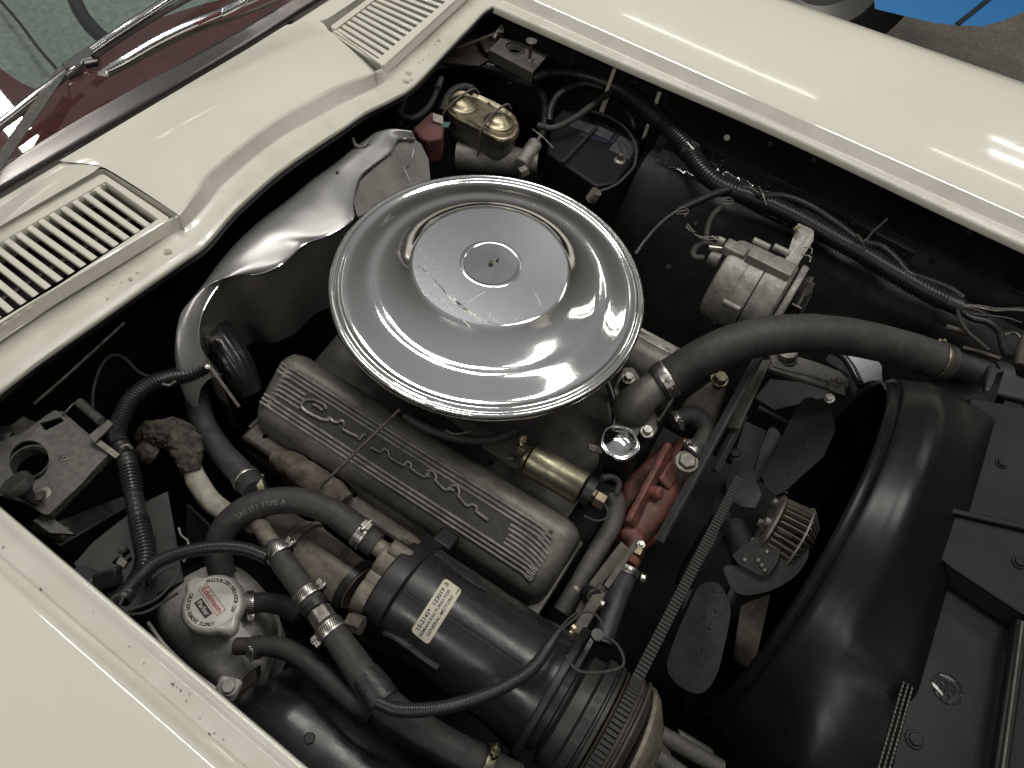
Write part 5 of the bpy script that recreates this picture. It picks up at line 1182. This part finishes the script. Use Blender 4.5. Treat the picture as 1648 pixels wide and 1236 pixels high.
obj('bar_end', box(P(1345, 625, zt_-.002), RC*.012+UC*-.004, UC*.007, FW*.005), 'galv', tn, bev=.001)
bt = obj('round_bolt', lathe(P(1266, 573, zt_+.004), (-.2, -.1, 1), [(0, .013), (.006, .0145), (.012, .0135), (.014, .008)], 32), 'steeld', tn)
obj('bolt_band', lathe(P(1266, 578, zt_+.001), (-.2, -.1, 1), [(0, .0152), (.005, .0152)], 32), 'dark', tn)
bolt(tn, P(1350, 613, zt_+.006), (0, 0, 1), .0075, .006, 'steeld'); bolt(tn, P(1335, 641, zt_), (-.3, -.3, 1), .006, .006, 'steel')
sl = thing('silver_guard', 'silver grey curved metal guard under the right end of the big hose', 'guard', P(1390, 590, -.12))
a = [(1340, 563), (1362, 580), (1376, 600), (1386, 618)]; b = [(1362, 562), (1410, 574), (1419, 590), (1420, 614)]
rows = []
for i in range(13):
    t = i/12*3; k = min(2, int(t)); f = t-k
    p = P(a[k][0]*(1-f)+a[k+1][0]*f, a[k][1]*(1-f)+a[k+1][1]*f, -.10); q = P(b[k][0]*(1-f)+b[k+1][0]*f, b[k][1]*(1-f)+b[k+1][1]*f, -.10)
    rows.append([p+V((0, 0, -.025)), p+V((0, 0, -.006))]+[p.lerp(q, s/6)+V((0, 0, .006*sin(pi*s/6))) for s in range(7)]+[q+V((0, 0, -.02))])
M['silver'] = mat('silver_grey_paint', (.27, .28, .29), .5, .3, bs=200, bd=.0002); obj('panel', grid(rows), 'silver', sl, smooth=60)
obj('black_edge', sweep(cat(zpp([(1325, 560, -.09), (1352, 570), (1368, 588), (1378, 606), (1386, 622)]), .004, .006), 12), 'blackg', sl)

# ---------------------------------------------------------------- fan
fan = thing('fan', 'steel engine fan with riveted blades and a finned clutch, inside the shroud', 'fan', V((.46, 0, -.25)))
def blade(px, z, n, m, th=.0022, lb=None, c=None):
    c = c or (sum(q[0] for q in px)/len(px), sum(q[1] for q in px)/len(px)); pt = P(c[0], c[1], z)
    o = plate('blade', [[(q[0], q[1]) for q in px]], (pt, V(n).normalized()), th, m, fan, bev=.0005, label=lb); return (pt, V(n).normalized())
def smoothpx(l, n=5):
    o = []; N = len(l)
    for i in range(N):
        a, b, c, d = l[i-1], l[i], l[(i+1) % N], l[(i+2) % N]
        for k in range(n):
            t = k/n; o.append(tuple(.5*((2*b[j])+(c[j]-a[j])*t+(2*a[j]-5*b[j]+4*c[j]-d[j])*t*t+(3*b[j]-a[j]-3*c[j]+d[j])*t**3) for j in (0, 1)))
    return o
def rivets(pln, l, r=.0032, m='fan'):
    for q in l: c = hit(q[0], q[1], *pln); obj('rivet', lathe(c, pln[1], [(0, r), (.0012, r*.85), (.002, r*.4)], 14), m, fan)
p1 = blade(smoothpx([(1165, 912), (1172, 938), (1184, 953), (1204, 958), (1240, 951), (1275, 932), (1296, 907), (1302, 888), (1298, 873), (1280, 864), (1255, 868), (1232, 872), (1212, 893), (1190, 909)]), -.13, (-.30, -.45, .85), 'fan', lb='fan blade with a rounded end, catching the light')
plate('blade_arm', [[(1178, 893), (1215, 865), (1262, 868), (1252, 905), (1238, 925), (1222, 927), (1203, 915), (1188, 908)]], (P(1220, 895, -.125), p1[1]), .003, 'fan', fan)
for q in ((1234, 888), (1220, 902), (1226, 910), (1231, 918), (1198, 901)): c = hit(q[0], q[1], P(1220, 895, -.124), p1[1]); obj('rivet', lathe(c, p1[1], [(0, .0035), (.0012, .003), (.002, .0015)], 14), 'steeld', fan)
p2 = blade(smoothpx([(1118, 955), (1128, 941), (1145, 936), (1160, 942), (1170, 960), (1176, 985), (1168, 1030), (1156, 1080), (1140, 1108), (1124, 1117), (1106, 1112), (1086, 1098), (1073, 1072), (1085, 1030), (1102, 990)]), -.20, (-.45, -.25, .8), 'fan')
rivets(p2, ((1151, 951), (1153, 983), (1143, 1010), (1132, 1043)), .0035, 'ink')
p3 = blade([(1226, 765), (1236, 745), (1262, 696), (1284, 652), (1294, 641), (1306, 639), (1335, 650), (1345, 690), (1325, 735), (1280, 775), (1262, 792), (1248, 797), (1232, 785)], -.16, (-.55, -.1, .75), 'fan_d')
rivets(p3, ((1299, 714), (1285, 738), (1272, 763), (1251, 785), (1265, 793)))
blade([(1200, 678), (1233, 693), (1224, 722), (1213, 752), (1214, 768), (1227, 795), (1216, 818), (1192, 816), (1172, 803), (1168, 778), (1182, 730)], -.20, (-.3, -.1, .9), 'fan')
blade(smoothpx([(1236, 692), (1246, 688), (1257, 703), (1252, 728), (1232, 760), (1219, 775), (1213, 762), (1224, 722)]), -.205, (-.1, -.3, .9), 'fan')
blade(smoothpx([(1162, 775), (1176, 805), (1174, 840), (1165, 860), (1140, 900), (1110, 960), (1098, 980), (1120, 890), (1145, 820)]), -.24, (-.4, -.2, .8), 'fan_d')
blade([(1246, 660), (1330, 640), (1340, 620), (1240, 610), (1215, 640)], -.26, (0, 0, 1), 'fan_d')
obj('blade_edge', bar(P(1221, 655, -.2), P(1272, 682, -.2), .007, .002), 'fan', fan)
# hub and finned clutch, axis along X
HC = P(1232, 842, -.13); HX = V((1, 0, 0))
obj('hub', sweep(cat(zpp([(1178, 850, -.2), (1192, 872, -.19), (1202, 900, -.18)]), .004, .020), 24), 'fan_d', fan)
ck = obj('clutch', lathe(HC, HX, [(0, .02), (0, .040), (.003, .045), (.006, .045), (.012, .030), (.034, .028), (.040, .01)], 48), 'steeld', fan, smooth=30, label='finned fan clutch')
NF = 30; fin0 = None
for i in range(NF):
    a = 2*pi*i/NF; n = V((0, cos(a), sin(a))); t = V((0, -sin(a), cos(a)))
    if fin0 is None:
        o = obj('fin', quadbox([V((0, 0, .018)), V((.038, 0, .016)), V((.054, 0, .030)), V((.040, 0, .047)), V((.004, 0, .043))], .0016, None, V((0, 1, 0))), 'tan', ck); fin0 = o.data
    else: o = bpy.data.objects.new('fin', fin0); COL.objects.link(o); o.parent = ck
    Mx = Matrix((HX, -t, n)).transposed().to_4x4(); Mx.translation = HC+HX*.006; o.matrix_basis = Mx
obj('rim', lathe(HC+HX*.041, HX, [(0, .045), (0, .0485), (.002, .049), (.003, .045)], 64, closed=True), 'altn', ck)
for k in range(4):
    a = k*pi/2+.5; n = V((0, cos(a), sin(a))); bolt(fan, HC+n*.030, (-1, 0, 0), .006, .006, 'steeld')
bolt(fan, P(1184, 732, -.15), (-.5, 0, 1), .008, .006, 'fan_d')

# ---------------------------------------------------------------- shroud and radiator
sd = thing('fan_shroud', 'glossy black fan shroud with a rolled round opening in front of the radiator', 'shroud', V((.55, 0, -.4)))
RY, RZ, RR, RX = .028, -.201, .262, .50
Z_T = -.004
def rectpt(a, X, hy=.345, zt=Z_T, zb=-.52):
    cy, sz = cos(a), sin(a); k = 1e9
    if cy > 1e-6: k = min(k, (hy-RY)/cy)
    if cy < -1e-6: k = min(k, (-hy-RY)/cy)
    if sz > 1e-6: k = min(k, (zt-RZ)/sz)
    if sz < -1e-6: k = min(k, (zb-RZ)/sz)
    return V((X, RY+cy*k, RZ+sz*k))
rows = []; N = 144
for i in range(N+1):
    a = 2*pi*i/N; n = V((0, cos(a), sin(a))); c = V((RX, RY, RZ)); row = []
    for X, r_ in ((.060, .004), (.020, .001), (.002, .0), (-.001, .001), (-.002, .003), (-.001, .006), (.003, .008), (.008, .010), (.010, .013), (.010, .017), (.012, .019), (.020, .022), (.032, .026), (.046, .032)):
        row.append(c+n*(RR+r_)+V((X, 0, 0)))
    st_ = row[-1]; e_ = rectpt(a, .635)
    if (e_-V((e_.x, RY, RZ))).length < RR+.02: e_ = V((.635, RY, RZ))+n*(RR+.03) if sin(a) > 0 else e_
    if e_.z > .012: e_.z = .012
    for s in (.2, .45, .75, 1):
        p = st_.lerp(e_, s); p.z = min(p.z, st_.z+.0) if s < 1 else p.z; p += V((-.004*sin(pi*s), 0, .003*sin(pi*s)*max(0, sin(a)))); row.append(p)
    row.append(e_+V((.004, 0, -.01))); rows.append(row)
obj('shroud', grid(rows), 'shroudm', sd, smooth=70)
obj('worn_edge', sweep([(V((RX-.004, RY+cos(a)*(RR+.004), RZ+sin(a)*(RR+.004))), .0010) for a in [radians(k) for k in range(-75, 60, 4)]], 6), 'steeld', sd, label='worn metal edge of the opening')
0 and obj('inner_wall', lathe(V((RX+.055, RY, RZ)), (1, 0, 0), [(0, RR+.01), (.09, RR+.03)], 72), 'void', sd)
rd = thing('radiator', 'black radiator core and top tank behind the fan shroud', 'radiator', V((.66, 0, -.4)))
obj('core', box((.665, 0, -.28), (.012, 0, 0), (0, .36, 0), (0, 0, .26)), 'void', rd)
obj('top_tank', quadbox([P(*q, -.012) for q in ((1592, 585), (1660, 612), (1665, 650), (1585, 628))], .05), 'black', rd, bev=.004)
obj('tank_neck', lathe(P(1590, 612, -.04), P(1610, 616, -.04)-P(1590, 612, -.04), [(0, .028), (.01, .030), (.02, .030)], 32), 'black', rd)
# row of fin edges between shroud and cover
fm = MB()
for j in range(3):
    a, b = P(1498+j*6, 945+j*4, .008), P(1408+j*9, 1250, .008)
    obj('fin_strip', bar(a, b, .0012, .004), 'dgrey', rd)
    for i in range(46): box(a.lerp(b, i/46)+V((0, 0, .0022)), (b-a).normalized()*.0012, V((.0008, 0, 0)), V((0, 0, .0005)), fm)
obj('fin_crimps', fm, 'galv', rd, kind='stuff')
fr_ = thing('radiator_cover', 'matte black sheet covers and hood latch panel over the radiator, lower right corner', 'cover panel', V((.75, 0, -.1)))
obj('cover', quadbox([P(*q, .0) for q in ((1562, 640), (1700, 665), (1760, 1300), (1428, 1300), (1440, 1210), (1512, 940), (1548, 725))], .02), 'coverm', fr_, bev=.002)
obj('latch_panel', quadbox([P(1507, 816, .03), P(1560, 826, .03), P(1700, 858, .03), P(1720, 1030, .03), P(1640, 985, .03), P(1530, 912, .03), P(1500, 886, .03)], .004), 'coverm', fr_, bev=.0012)
obj('latch_panel_shade', quadbox([P(*q, .026) for q in ((1509, 818), (1700, 862), (1722, 1034), (1640, 989), (1530, 916), (1502, 888))], .05), 'void', fr_)  # near-black block painting the shadow below the latch panel
obj('latch_panel_skirt', quadbox([P(1507, 816, .029), P(1500, 886, .029), P(1500, 886, .029)+V((0, 0, -.025)), P(1507, 816, .029)+V((0, 0, -.025))], .003), 'coverm', fr_)
obj('panel_ridge', bar(P(1510, 818, .033), P(1700, 862, .033), .008, .006), 'coverm', fr_, bev=.002)
obj('worn_edge', sweep(cat([P(1508, 780, .03), P(1505, 800, .031), P(1503, 825, .031), P(1497, 850, .031)], .004, .0011), 6), 'steeld', fr_)
obj('side_rail', bar(P(1642, 1000, .02), P(1600, 1290, .02), .014, .012), 'coverm', fr_, bev=.003)
obj('edge_wire', bar(P(1645, 1000, .030), P(1606, 1290, .030), .002, .002), 'galv', fr_)
obj('gap_line', bar(P(1558, 690, .001), P(1538, 800, .001), .005, .002), 'void', fr_)
for q, r in (((1472, 1190), .007), ((1612, 745), .006), ((1640, 905), .006)): bolt(fr_, P(q[0], q[1], .001 if q[0] != 1640 else .031), (0, 0, 1), r, .003, 'coverm')
tw = MB(); c = P(1525, 1108, .001)
obj('worn_patch', lathe(c, (0, 0, 1), [(0, .016), (.0006, .015), (.001, .008), (.001, .0001)], 24), 'tar', fr_)
obj('nose_shade_box', box((.9, 0, -.35), (.18, 0, 0), (0, .60, 0), (0, 0, .28)), 'void', body, label='black box added to keep the inside of the nose dark')  # black box added to close the nose and shade its inside

# ---------------------------------------------------------------- wire looms on the far side
def loom2(nm, label, segs, loc, cat_='wire loom'):
    t = thing(nm, label, cat_, loc)
    for part, l, r, corr, m in segs: hose(part, zpp(l), r, m, t, corr=corr, seg=20) if corr else obj(part, sweep(cat(zpp(l), .004, r), 18), m, t, smooth=80)
    return t
m1 = loom2('main_loom', 'thick black corrugated loom running along the far inner fender', [
 ('tape_wrap', [(855, 128, -.09), (885, 118), (930, 120), (970, 132), (1005, 148), (1040, 175), (1075, 205, -.10)], [.008, .009, .010, .012, .017, .020, .018], None, 'tape'),
 ('conduit', [(1066, 196, -.095), (1082, 212), (1098, 228), (1112, 243, -.10)], .0165, (.0062, .075), 'loom'),
 ('tape_wrap', [(1108, 238, -.098), (1118, 250, -.1)], .0185, None, 'tar'),
 ('conduit', [(1112, 246, -.10), (1124, 266), (1140, 284), (1162, 300), (1195, 313, -.11)], .0165, (.0062, .075), 'loom'),
 ('conduit', [(1188, 310, -.11), (1240, 330), (1290, 354), (1340, 382), (1385, 407), (1430, 434), (1480, 463), (1520, 484, -.12)], .0165, (.0062, .075), 'loom'),
 ('tape_wrap', [(1512, 480, -.12), (1535, 490), (1545, 494, -.12)], .0155, None, 'tape')], P(1300, 360, -.12))
m2 = loom2('thin_loom', 'thin corrugated loom tied above the thick one on the far side', [
 ('tape_wrap', [(1022, 410, -.14), (1040, 385), (1065, 358), (1092, 338, -.11)], .0042, None, 'tape'),
 ('conduit', [(1090, 339, -.11), (1120, 325), (1150, 312), (1180, 304), (1205, 304), (1226, 316, -.095)], .0068, (.0046, .08), 'loom'),
 ('conduit', [(1226, 316, -.095), (1260, 316), (1300, 330), (1340, 355), (1384, 388), (1395, 392), (1420, 398), (1445, 420), (1462, 440), (1495, 452), (1530, 466), (1550, 480, -.11)], .0068, (.0046, .08), 'loom')], P(1200, 320, -.1))
for l in ([(1220, 300, -.09), (1227, 312, -.08), (1233, 330, -.09)], [(1380, 378, -.09), (1387, 389, -.08), (1392, 402, -.09)]): obj('zip_tie', sweep(cat(pp(l), .003, .0022), 8), 'steeld', m2)
obj('twist_tie', sweep(cat(zpp([(1386, 390, -.075), (1396, 384), (1405, 372), (1415, 364), (1427, 353, -.06)]), .002, .0022), 8, fn=lambda i, s, a: 1+.3*sin(s*900)), 'dark', m2)
for c_ in ((1171, 325), (1099, 341)):
    for k in range(3): obj('wire_clip', sweep(cat([P(c_[0]-10, c_[1]-3+3*k, -.09), P(c_[0]+k*3, c_[1]-7+k*5, -.085), P(c_[0]+9, c_[1]-2+k*2, -.09), P(c_[0]+2, c_[1]+8, -.09)], .003, .0011), 6), 'steeld', m2)
cw2 = thing('cable_bundle', 'dark cables crossing in front of the side vent above the battery', 'cables', P(950, 170, -.1))
for l, r, m, corr in (([(884, 196, -.12), (886, 176), (897, 155), (918, 141), (945, 135), (970, 142, -.1)], .0068, 'loom', (.003, .03)),
                ([(866, 202, -.12), (890, 206), (920, 193), (950, 172), (980, 150), (1000, 140, -.1)], .0062, 'rubber', None), ([(985, 143, -.1), (1005, 133), (1035, 133), (1060, 142), (1080, 160), (1093, 182, -.1)], .0062, 'rubber', None),
                ([(944, 178, -.12), (975, 186), (1005, 205), (1022, 232), (1022, 262), (1012, 278), (990, 298), (960, 310, -.14)], .0028, 'rubber', None), ([(1008, 180, -.1), (1016, 190), (1020, 205, -.1)], .003, 'dark', None),
                ([(822, 128, -.1), (848, 134), (872, 150), (878, 185), (870, 225, -.2)], .009, 'rubber', None), ([(857, 208, -.12), (875, 222), (890, 238, -.12)], .0012, 'steel', None)):
    hose('cable', zpp(l), r, m, cw2, corr=corr, seg=14)
obj('grommet', lathe(P(1090, 184, -.10), (-.2, .1, 1), [(0, .018), (.003, .022), (.006, .021), (.007, .013), (.002, .008)], 28), 'taupe', cw2)
# wire tangle at the right end
wt = thing('wire_tangle', 'loose wires fanning out from the loom end at the right edge', 'wires', P(1590, 540, -.1))
for l, r, m in (([(1543, 492, -.12), (1570, 494), (1600, 500), (1630, 499), (1670, 502, -.1)], .0022, 'steeld'), ([(1545, 491, -.12), (1575, 492), (1610, 497), (1680, 494, -.1)], .0018, 'galv'), ([(1545, 494, -.12), (1575, 500), (1600, 520), (1612, 538), (1608, 550, -.1)], .002, 'rubber'),
                ([(1540, 495, -.12), (1545, 515), (1558, 535), (1575, 550), (1592, 565, -.09)], .0035, 'rubber'), ([(1546, 500, -.12), (1565, 512), (1590, 518), (1608, 534), (1615, 560), (1624, 575, -.09)], .006, 'tape'), ([(1560, 505, -.12), (1590, 508), (1620, 512), (1645, 520, -.09)], .0022, 'rubber'),
                ([(1522, 526, -.12), (1540, 531), (1558, 537, -.12)], .005, 'taupe'), ([(1550, 560, -.12), (1580, 568), (1610, 578, -.1)], .004, 'taupe'), ([(1615, 540, -.1), (1630, 535), (1640, 540), (1650, 560, -.1)], .002, 'steeld'), ([(1640, 590, -.1), (1642, 570), (1650, 545), (1662, 530, -.1)], .008, 'taupe')):
    obj('wire', sweep(cat(zpp(l), .004, r), 10, fn=lambda i, s, a: 1+.08*noise.noise(V((s*200, a, r*900)))), m, wt)

# ---------------------------------------------------------------- brake master cylinder
mc = thing('brake_cylinder', 'grey cast brake master cylinder with a gold two-dome lid held by wire bails', 'master cylinder', P(780, 230, -.2))
zm = -.085
lid_px = [(716, 166), (718, 153), (728, 146), (745, 145), (760, 150), (800, 168), (824, 184), (833, 197), (834, 210), (826, 221), (808, 226), (790, 220), (760, 204), (732, 190), (719, 178)]
lp_ = [p for p, _ in cat([P(*q, zm) for q in lid_px]+[P(*lid_px[0], zm)], .005)][:-1]; cen = sum(lp_, V())/len(lp_)
rows = []
for s, z in ((.02, .001), (.7, .001), (.88, .0008), (.92, .003), (.96, .0036), (1.0, .002), (1.02, -.001), (1.03, -.004), (1.0, -.007)):
    rows.append([cen+(p-cen)*s+V((0, 0, z)) for p in lp_]+[cen+(lp_[0]-cen)*s+V((0, 0, z))])
ml = obj('lid', grid(rows), 'brass', mc, smooth=60)
for q in ((744, 169), (802, 196)):
    c = P(q[0], q[1], zm+.0015)
    obj('dome', lathe(c, (0, 0, 1), [(0, .0275), (.0015, .0265), (.003, .0235), (.0035, .021), (.007, .018), (.0105, .012), (.0125, .0001)], 48), 'brass', ml, smooth=80)
    for k in range(3):
        a = radians(k*60+20); t = V((cos(a), sin(a), 0)); obj('embossed_rib', bar(c+t*.005+V((0, 0, .0115)), c+t*.0135+V((0, 0, .0098)), .002, .002), 'brass', ml, bev=.0006)
obj('rivet', lathe(P(787, 166, zm+.002), (0, 0, 1), [(0, .003), (.001, .002)], 12), 'dark', ml); obj('rivet', lathe(P(752, 196, zm+.002), (0, 0, 1), [(0, .003), (.001, .002)], 12), 'dark', ml)
rows = []
for s, z in ((1.0, -.006), (.99, -.012), (.95, -.014), (.95, -.035), (.90, -.05), (.75, -.058)):
    rows.append([cen+(p-cen)*s+V((0, 0, z)) for p in lp_]+[cen+(lp_[0]-cen)*s+V((0, 0, z))])
obj('reservoir', grid(rows), 'alu', mc, smooth=60)
obj('cylinder', lathe(P(735, 250, -.155), P(860, 262, -.145)-P(735, 250, -.155), [(0, .026), (.10, .026), (.13, .022), (.15, .020)], 40), 'alu', mc)
obj('outlet', cyl(P(838, 265, -.13), P(862, 230, -.12), .0135, 24), 'altn', mc, bev=.003)
obj('outlet_nut', ngon(P(836, 280, -.13), P(853, 272, -.125)-P(836, 280, -.13), .011, .016, 6), 'steeld', mc, bev=.001)
obj('bleeder', lathe(P(863, 232, -.115), P(870, 218, -.1)-P(863, 232, -.115), [(0, .008), (.004, .0035), (.016, .003)], 16), 'altn', mc)
for l in ([(712, 186, -.09), (718, 176, -.08), (735, 160, -.07), (752, 148, -.068), (764, 143, -.07), (771, 150, -.08)], [(768, 262, -.15), (770, 240, -.12), (772, 218, -.09), (778, 202, -.075), (790, 186, -.068), (805, 174, -.068), (817, 168, -.072), (823, 176, -.085)]):
    obj('wire_bail', sweep(cat(pp(l), .003, .0021), 10), 'rust', mc)
rdp = thing('brake_switch', 'dusty red block with a beige plug and a black boot, left of the gold-lidded cylinder', 'switch', P(695, 205, -.12))
obj('block', quadbox([P(*q, -.075) for q in ((664, 206), (694, 178), (712, 184), (716, 200), (712, 222), (688, 226), (676, 220))], .05), 'redp', rdp, bev=.004)
obj('plug', box(P(705, 192, -.07), RC*.009-UC*.003, UC*.007, FW*.004), 'pipe_w', rdp, bev=.001); obj('clip', box(P(717, 202, -.075), RC*.007, UC*.005+RC*.002, FW*.004), 'teal', rdp, bev=.001)
for l, r in (([(648, 188, -.09), (665, 190), (682, 180), (695, 163), (705, 140), (710, 128, -.07)], .0055), ([(712, 180, -.09), (718, 160), (730, 145), (748, 140), (762, 144, -.075)], .007)): obj('hose', sweep(cat(zpp(l), .004, r), 14), 'rubber', rdp)
obj('boot_tip', sweep(cat(zpp([(704, 142, -.068), (710, 126, -.066)]), .002, [.0065, .005]), 12), 'galv', rdp)

# top loom
tl_ = loom2('arched_loom', 'corrugated loom arching under the far corner of the cowl', [('conduit', [(640, 190, -.10), (650, 160), (668, 132), (695, 112), (730, 104), (770, 105), (805, 114), (832, 128, -.10)], .0115, (.0036, .045), 'loom'),
  ('sleeve', [(828, 126, -.10), (845, 132), (858, 134, -.11)], .0085, None, 'rubber'), ('conduit', [(643, 205, -.11), (648, 185), (655, 165), (664, 148, -.11)], .0065, (.003, .05), 'loom')], P(740, 110, -.12))
# far latch
fl_ = thing('hood_latch', 'grey hood latch box with a plunger standing on it, in the far corner', 'latch', P(830, 90, -.12))
zf = -.055
fq = [P(*q, zf) for q in ((787, 80), (808, 60), (838, 68), (881, 90), (857, 117), (820, 98))]
plate('top_plate', [[(787, 80), (806, 61), (838, 68), (881, 90), (857, 116)], ell(829, 78, 16, 10, 20, .3)], pz(zf), .003, 'galv', fl_, bev=.0006)
obj('front_face', quadbox([fq[0], fq[4], fq[4]+V((0, 0, -.022)), fq[0]+V((0, 0, -.022))], .003), 'galv', fl_, bev=.0005)
obj('plunger', cyl(P(852, 98, zf), P(855, 70, -.015), .0032, 14), 'rust', fl_); obj('plunger_head', lathe(P(855, 68, -.012), (0, 0, 1), [(0, .0095), (.003, .0105), (.004, .009)], 24), 'galv', fl_)
obj('plunger_base', lathe(P(852, 98, zf), (0, 0, 1), [(0, .009), (.003, .008), (.006, .005)], 20), 'steeld', fl_)
obj('hole_ring', lathe(P(829, 78, zf-.002), (0, 0, -1), [(0, .0165), (.012, .0165), (.012, .0155), (0, .0155)], 32, closed=True), 'altn', fl_)
plate('back_bracket', [[(770, 62), (795, 50), (812, 58), (800, 80), (782, 84)]], pz(-.07), .003, 'taupe', fl_)
plate('side_sheet', [[(712, 100), (750, 50), (785, 60), (800, 90), (770, 105)]], pz(-.085), .003, 'taupe', fl_)
obj('linkage', sweep(cat(pp([(795, 62, -.05), (802, 48, -.045), (808, 42, -.04), (803, 52, -.045)]), .002, .003), 8), 'altn', fl_)
obj('link_pin', box(P(806, 50, -.045), RC*.006, UC*.004, FW*.003), 'altn', fl_, bev=.001)
tag(obj('hood_cable', sweep(cat([P(690, 95, -.07), P(750, 72, -.055), P(802, 52, -.045)], .01, .0022), 8), 'rust'), 'thin brown cable running to the far hood latch', 'cable')

# ---------------------------------------------------------------- battery
bt_ = thing('battery', 'black battery with a faded label in the dark far corner below the vent', 'battery', P(960, 250, -.25))
zb_ = -.14
bq = [(890, 190), (905, 176), (975, 182), (1030, 225), (1030, 245), (990, 295), (960, 300), (880, 245)]
obj('case', quadbox([P(*q, zb_) for q in bq], .16), 'coverm', bt_, bev=.004)
for nm, q, m in (('label', [(925, 191), (958, 203), (948, 214), (916, 203)], 'lab_g'), ('label', [(962, 202), (988, 214), (980, 225), (955, 215)], 'lab_g'), ('label_stripe', [(935, 212), (980, 226), (978, 231), (932, 218)], 'lab_b'), ('label', [(998, 218), (1026, 232), (1012, 257), (980, 241)], 'lab_g'), ('label_stripe', [(992, 216), (998, 218), (986, 231), (980, 228)], 'lab_b')):
    obj(nm, quadbox([P(*p, zb_+.0014) for p in q], .001), m, bt_)
mb = MB()
for i in range(4):
    for j in range(2): mb_ = bar(P(992+i*1.5-j*0, 226+i*5+j, zb_+.0018), P(1000+i*1.5, 230+i*5+j, zb_+.0018), .0015, .0004, mb=mb); bar(P(1004+i*1.5, 232+i*5+j, zb_+.0018), P(1014+i*1.2, 237+i*5+j, zb_+.0018), .0012, .0004, mb=mb)
obj('worn_print', mb, 'ink', bt_, kind='stuff')
obj('terminal', lathe(P(997, 260, zb_), (0, 0, 1), [(0, .012), (.004, .0115), (.006, .006), (.016, .005)], 20), 'steeld', bt_)
obj('hold_down', bar(P(960, 205, zb_+.006), P(905, 262, zb_+.006), .006, .006), 'void', bt_)
hd = thing('spring_stud', 'small dark threaded stud at the far edge of the lid', 'stud', P(955, 315, -.15)); hose('stud', [P(950, 322, -.13), P(960, 308, -.11)], .009, 'steeld', hd, corr=(.004, .1))
# dark side walls that close the far corner behind the battery
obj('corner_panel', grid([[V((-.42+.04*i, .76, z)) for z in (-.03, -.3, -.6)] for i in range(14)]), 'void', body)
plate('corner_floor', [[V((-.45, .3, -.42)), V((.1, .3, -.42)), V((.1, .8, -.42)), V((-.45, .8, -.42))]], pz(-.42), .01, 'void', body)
# pale plates coloured as lit floor far below, seen through the fan
fb = thing('lit_floor_plates', 'pale plates coloured as lit floor, far below through the fan opening', 'bracket', P(1300, 785, -.45))
plate('bracket', [[(1272, 806), (1290, 759), (1334, 765), (1336, 773), (1306, 812), (1280, 812)], [(1284, 806), (1299, 770), (1304, 772), (1296, 806)]], pz(-.42), .004, 'pipe_w', fb)
plate('lower_floor_patch', [[(1192, 975), (1240, 955), (1212, 1082), (1180, 1060)]], pz(-.42), .004, 'tan', fb)

# small lines and fittings between the lid, the thermostat housing and the pump
vl = thing('vacuum_line', 'dark bent line passing down between the lid and the thermostat housing', 'pipe', P(985, 640, -.12))
obj('line', sweep(cat(zpp([(962, 585, -.10), (974, 608), (984, 632), (990, 660), (986, 690, -.13)]), .003, .0048), 14), 'blackg', vl)
obj('line', sweep(cat(zpp([(650, 668, -.09), (690, 690), (740, 706), (790, 708), (830, 694, -.10)]), .004, .006), 14), 'rubber', vl)
obj('clip', sweep(cat(zpp([(716, 692, -.085), (730, 698), (745, 697), (760, 694, -.085)]), .003, .0016), 8), 'steeld', vl)
ww = thing('ground_wire', 'thin dark wires hanging by the end of the gold canister', 'wires', P(965, 830, -.12))
for l, r in (([(958, 800, -.10), (975, 815), (978, 832), (960, 838), (940, 830, -.12)], .0014), ([(968, 770, -.10), (985, 768), (996, 778), (992, 795, -.12)], .0045), ([(990, 690, -.12), (975, 720), (968, 745), (970, 770, -.13)], .0016)):
    obj('wire', sweep(cat(zpp(l), .003, r), 10), 'rubber', ww)
fl2 = thing('flat_link', 'narrow dark link running from the pump down beside the lower hose', 'bracket', P(990, 910, -.12))
obj('link', bar(P(1028, 868, -.115), P(975, 945, -.12), .008, .004), 'taupe', fl2, bev=.0008)
bolt(fl2, P(1032, 876, -.11), (0, 0, 1), .004, .004, 'steel')
bolt(fl2, P(1033, 930, -.11), (.8, .2, .3), .005, .005, 'steel')
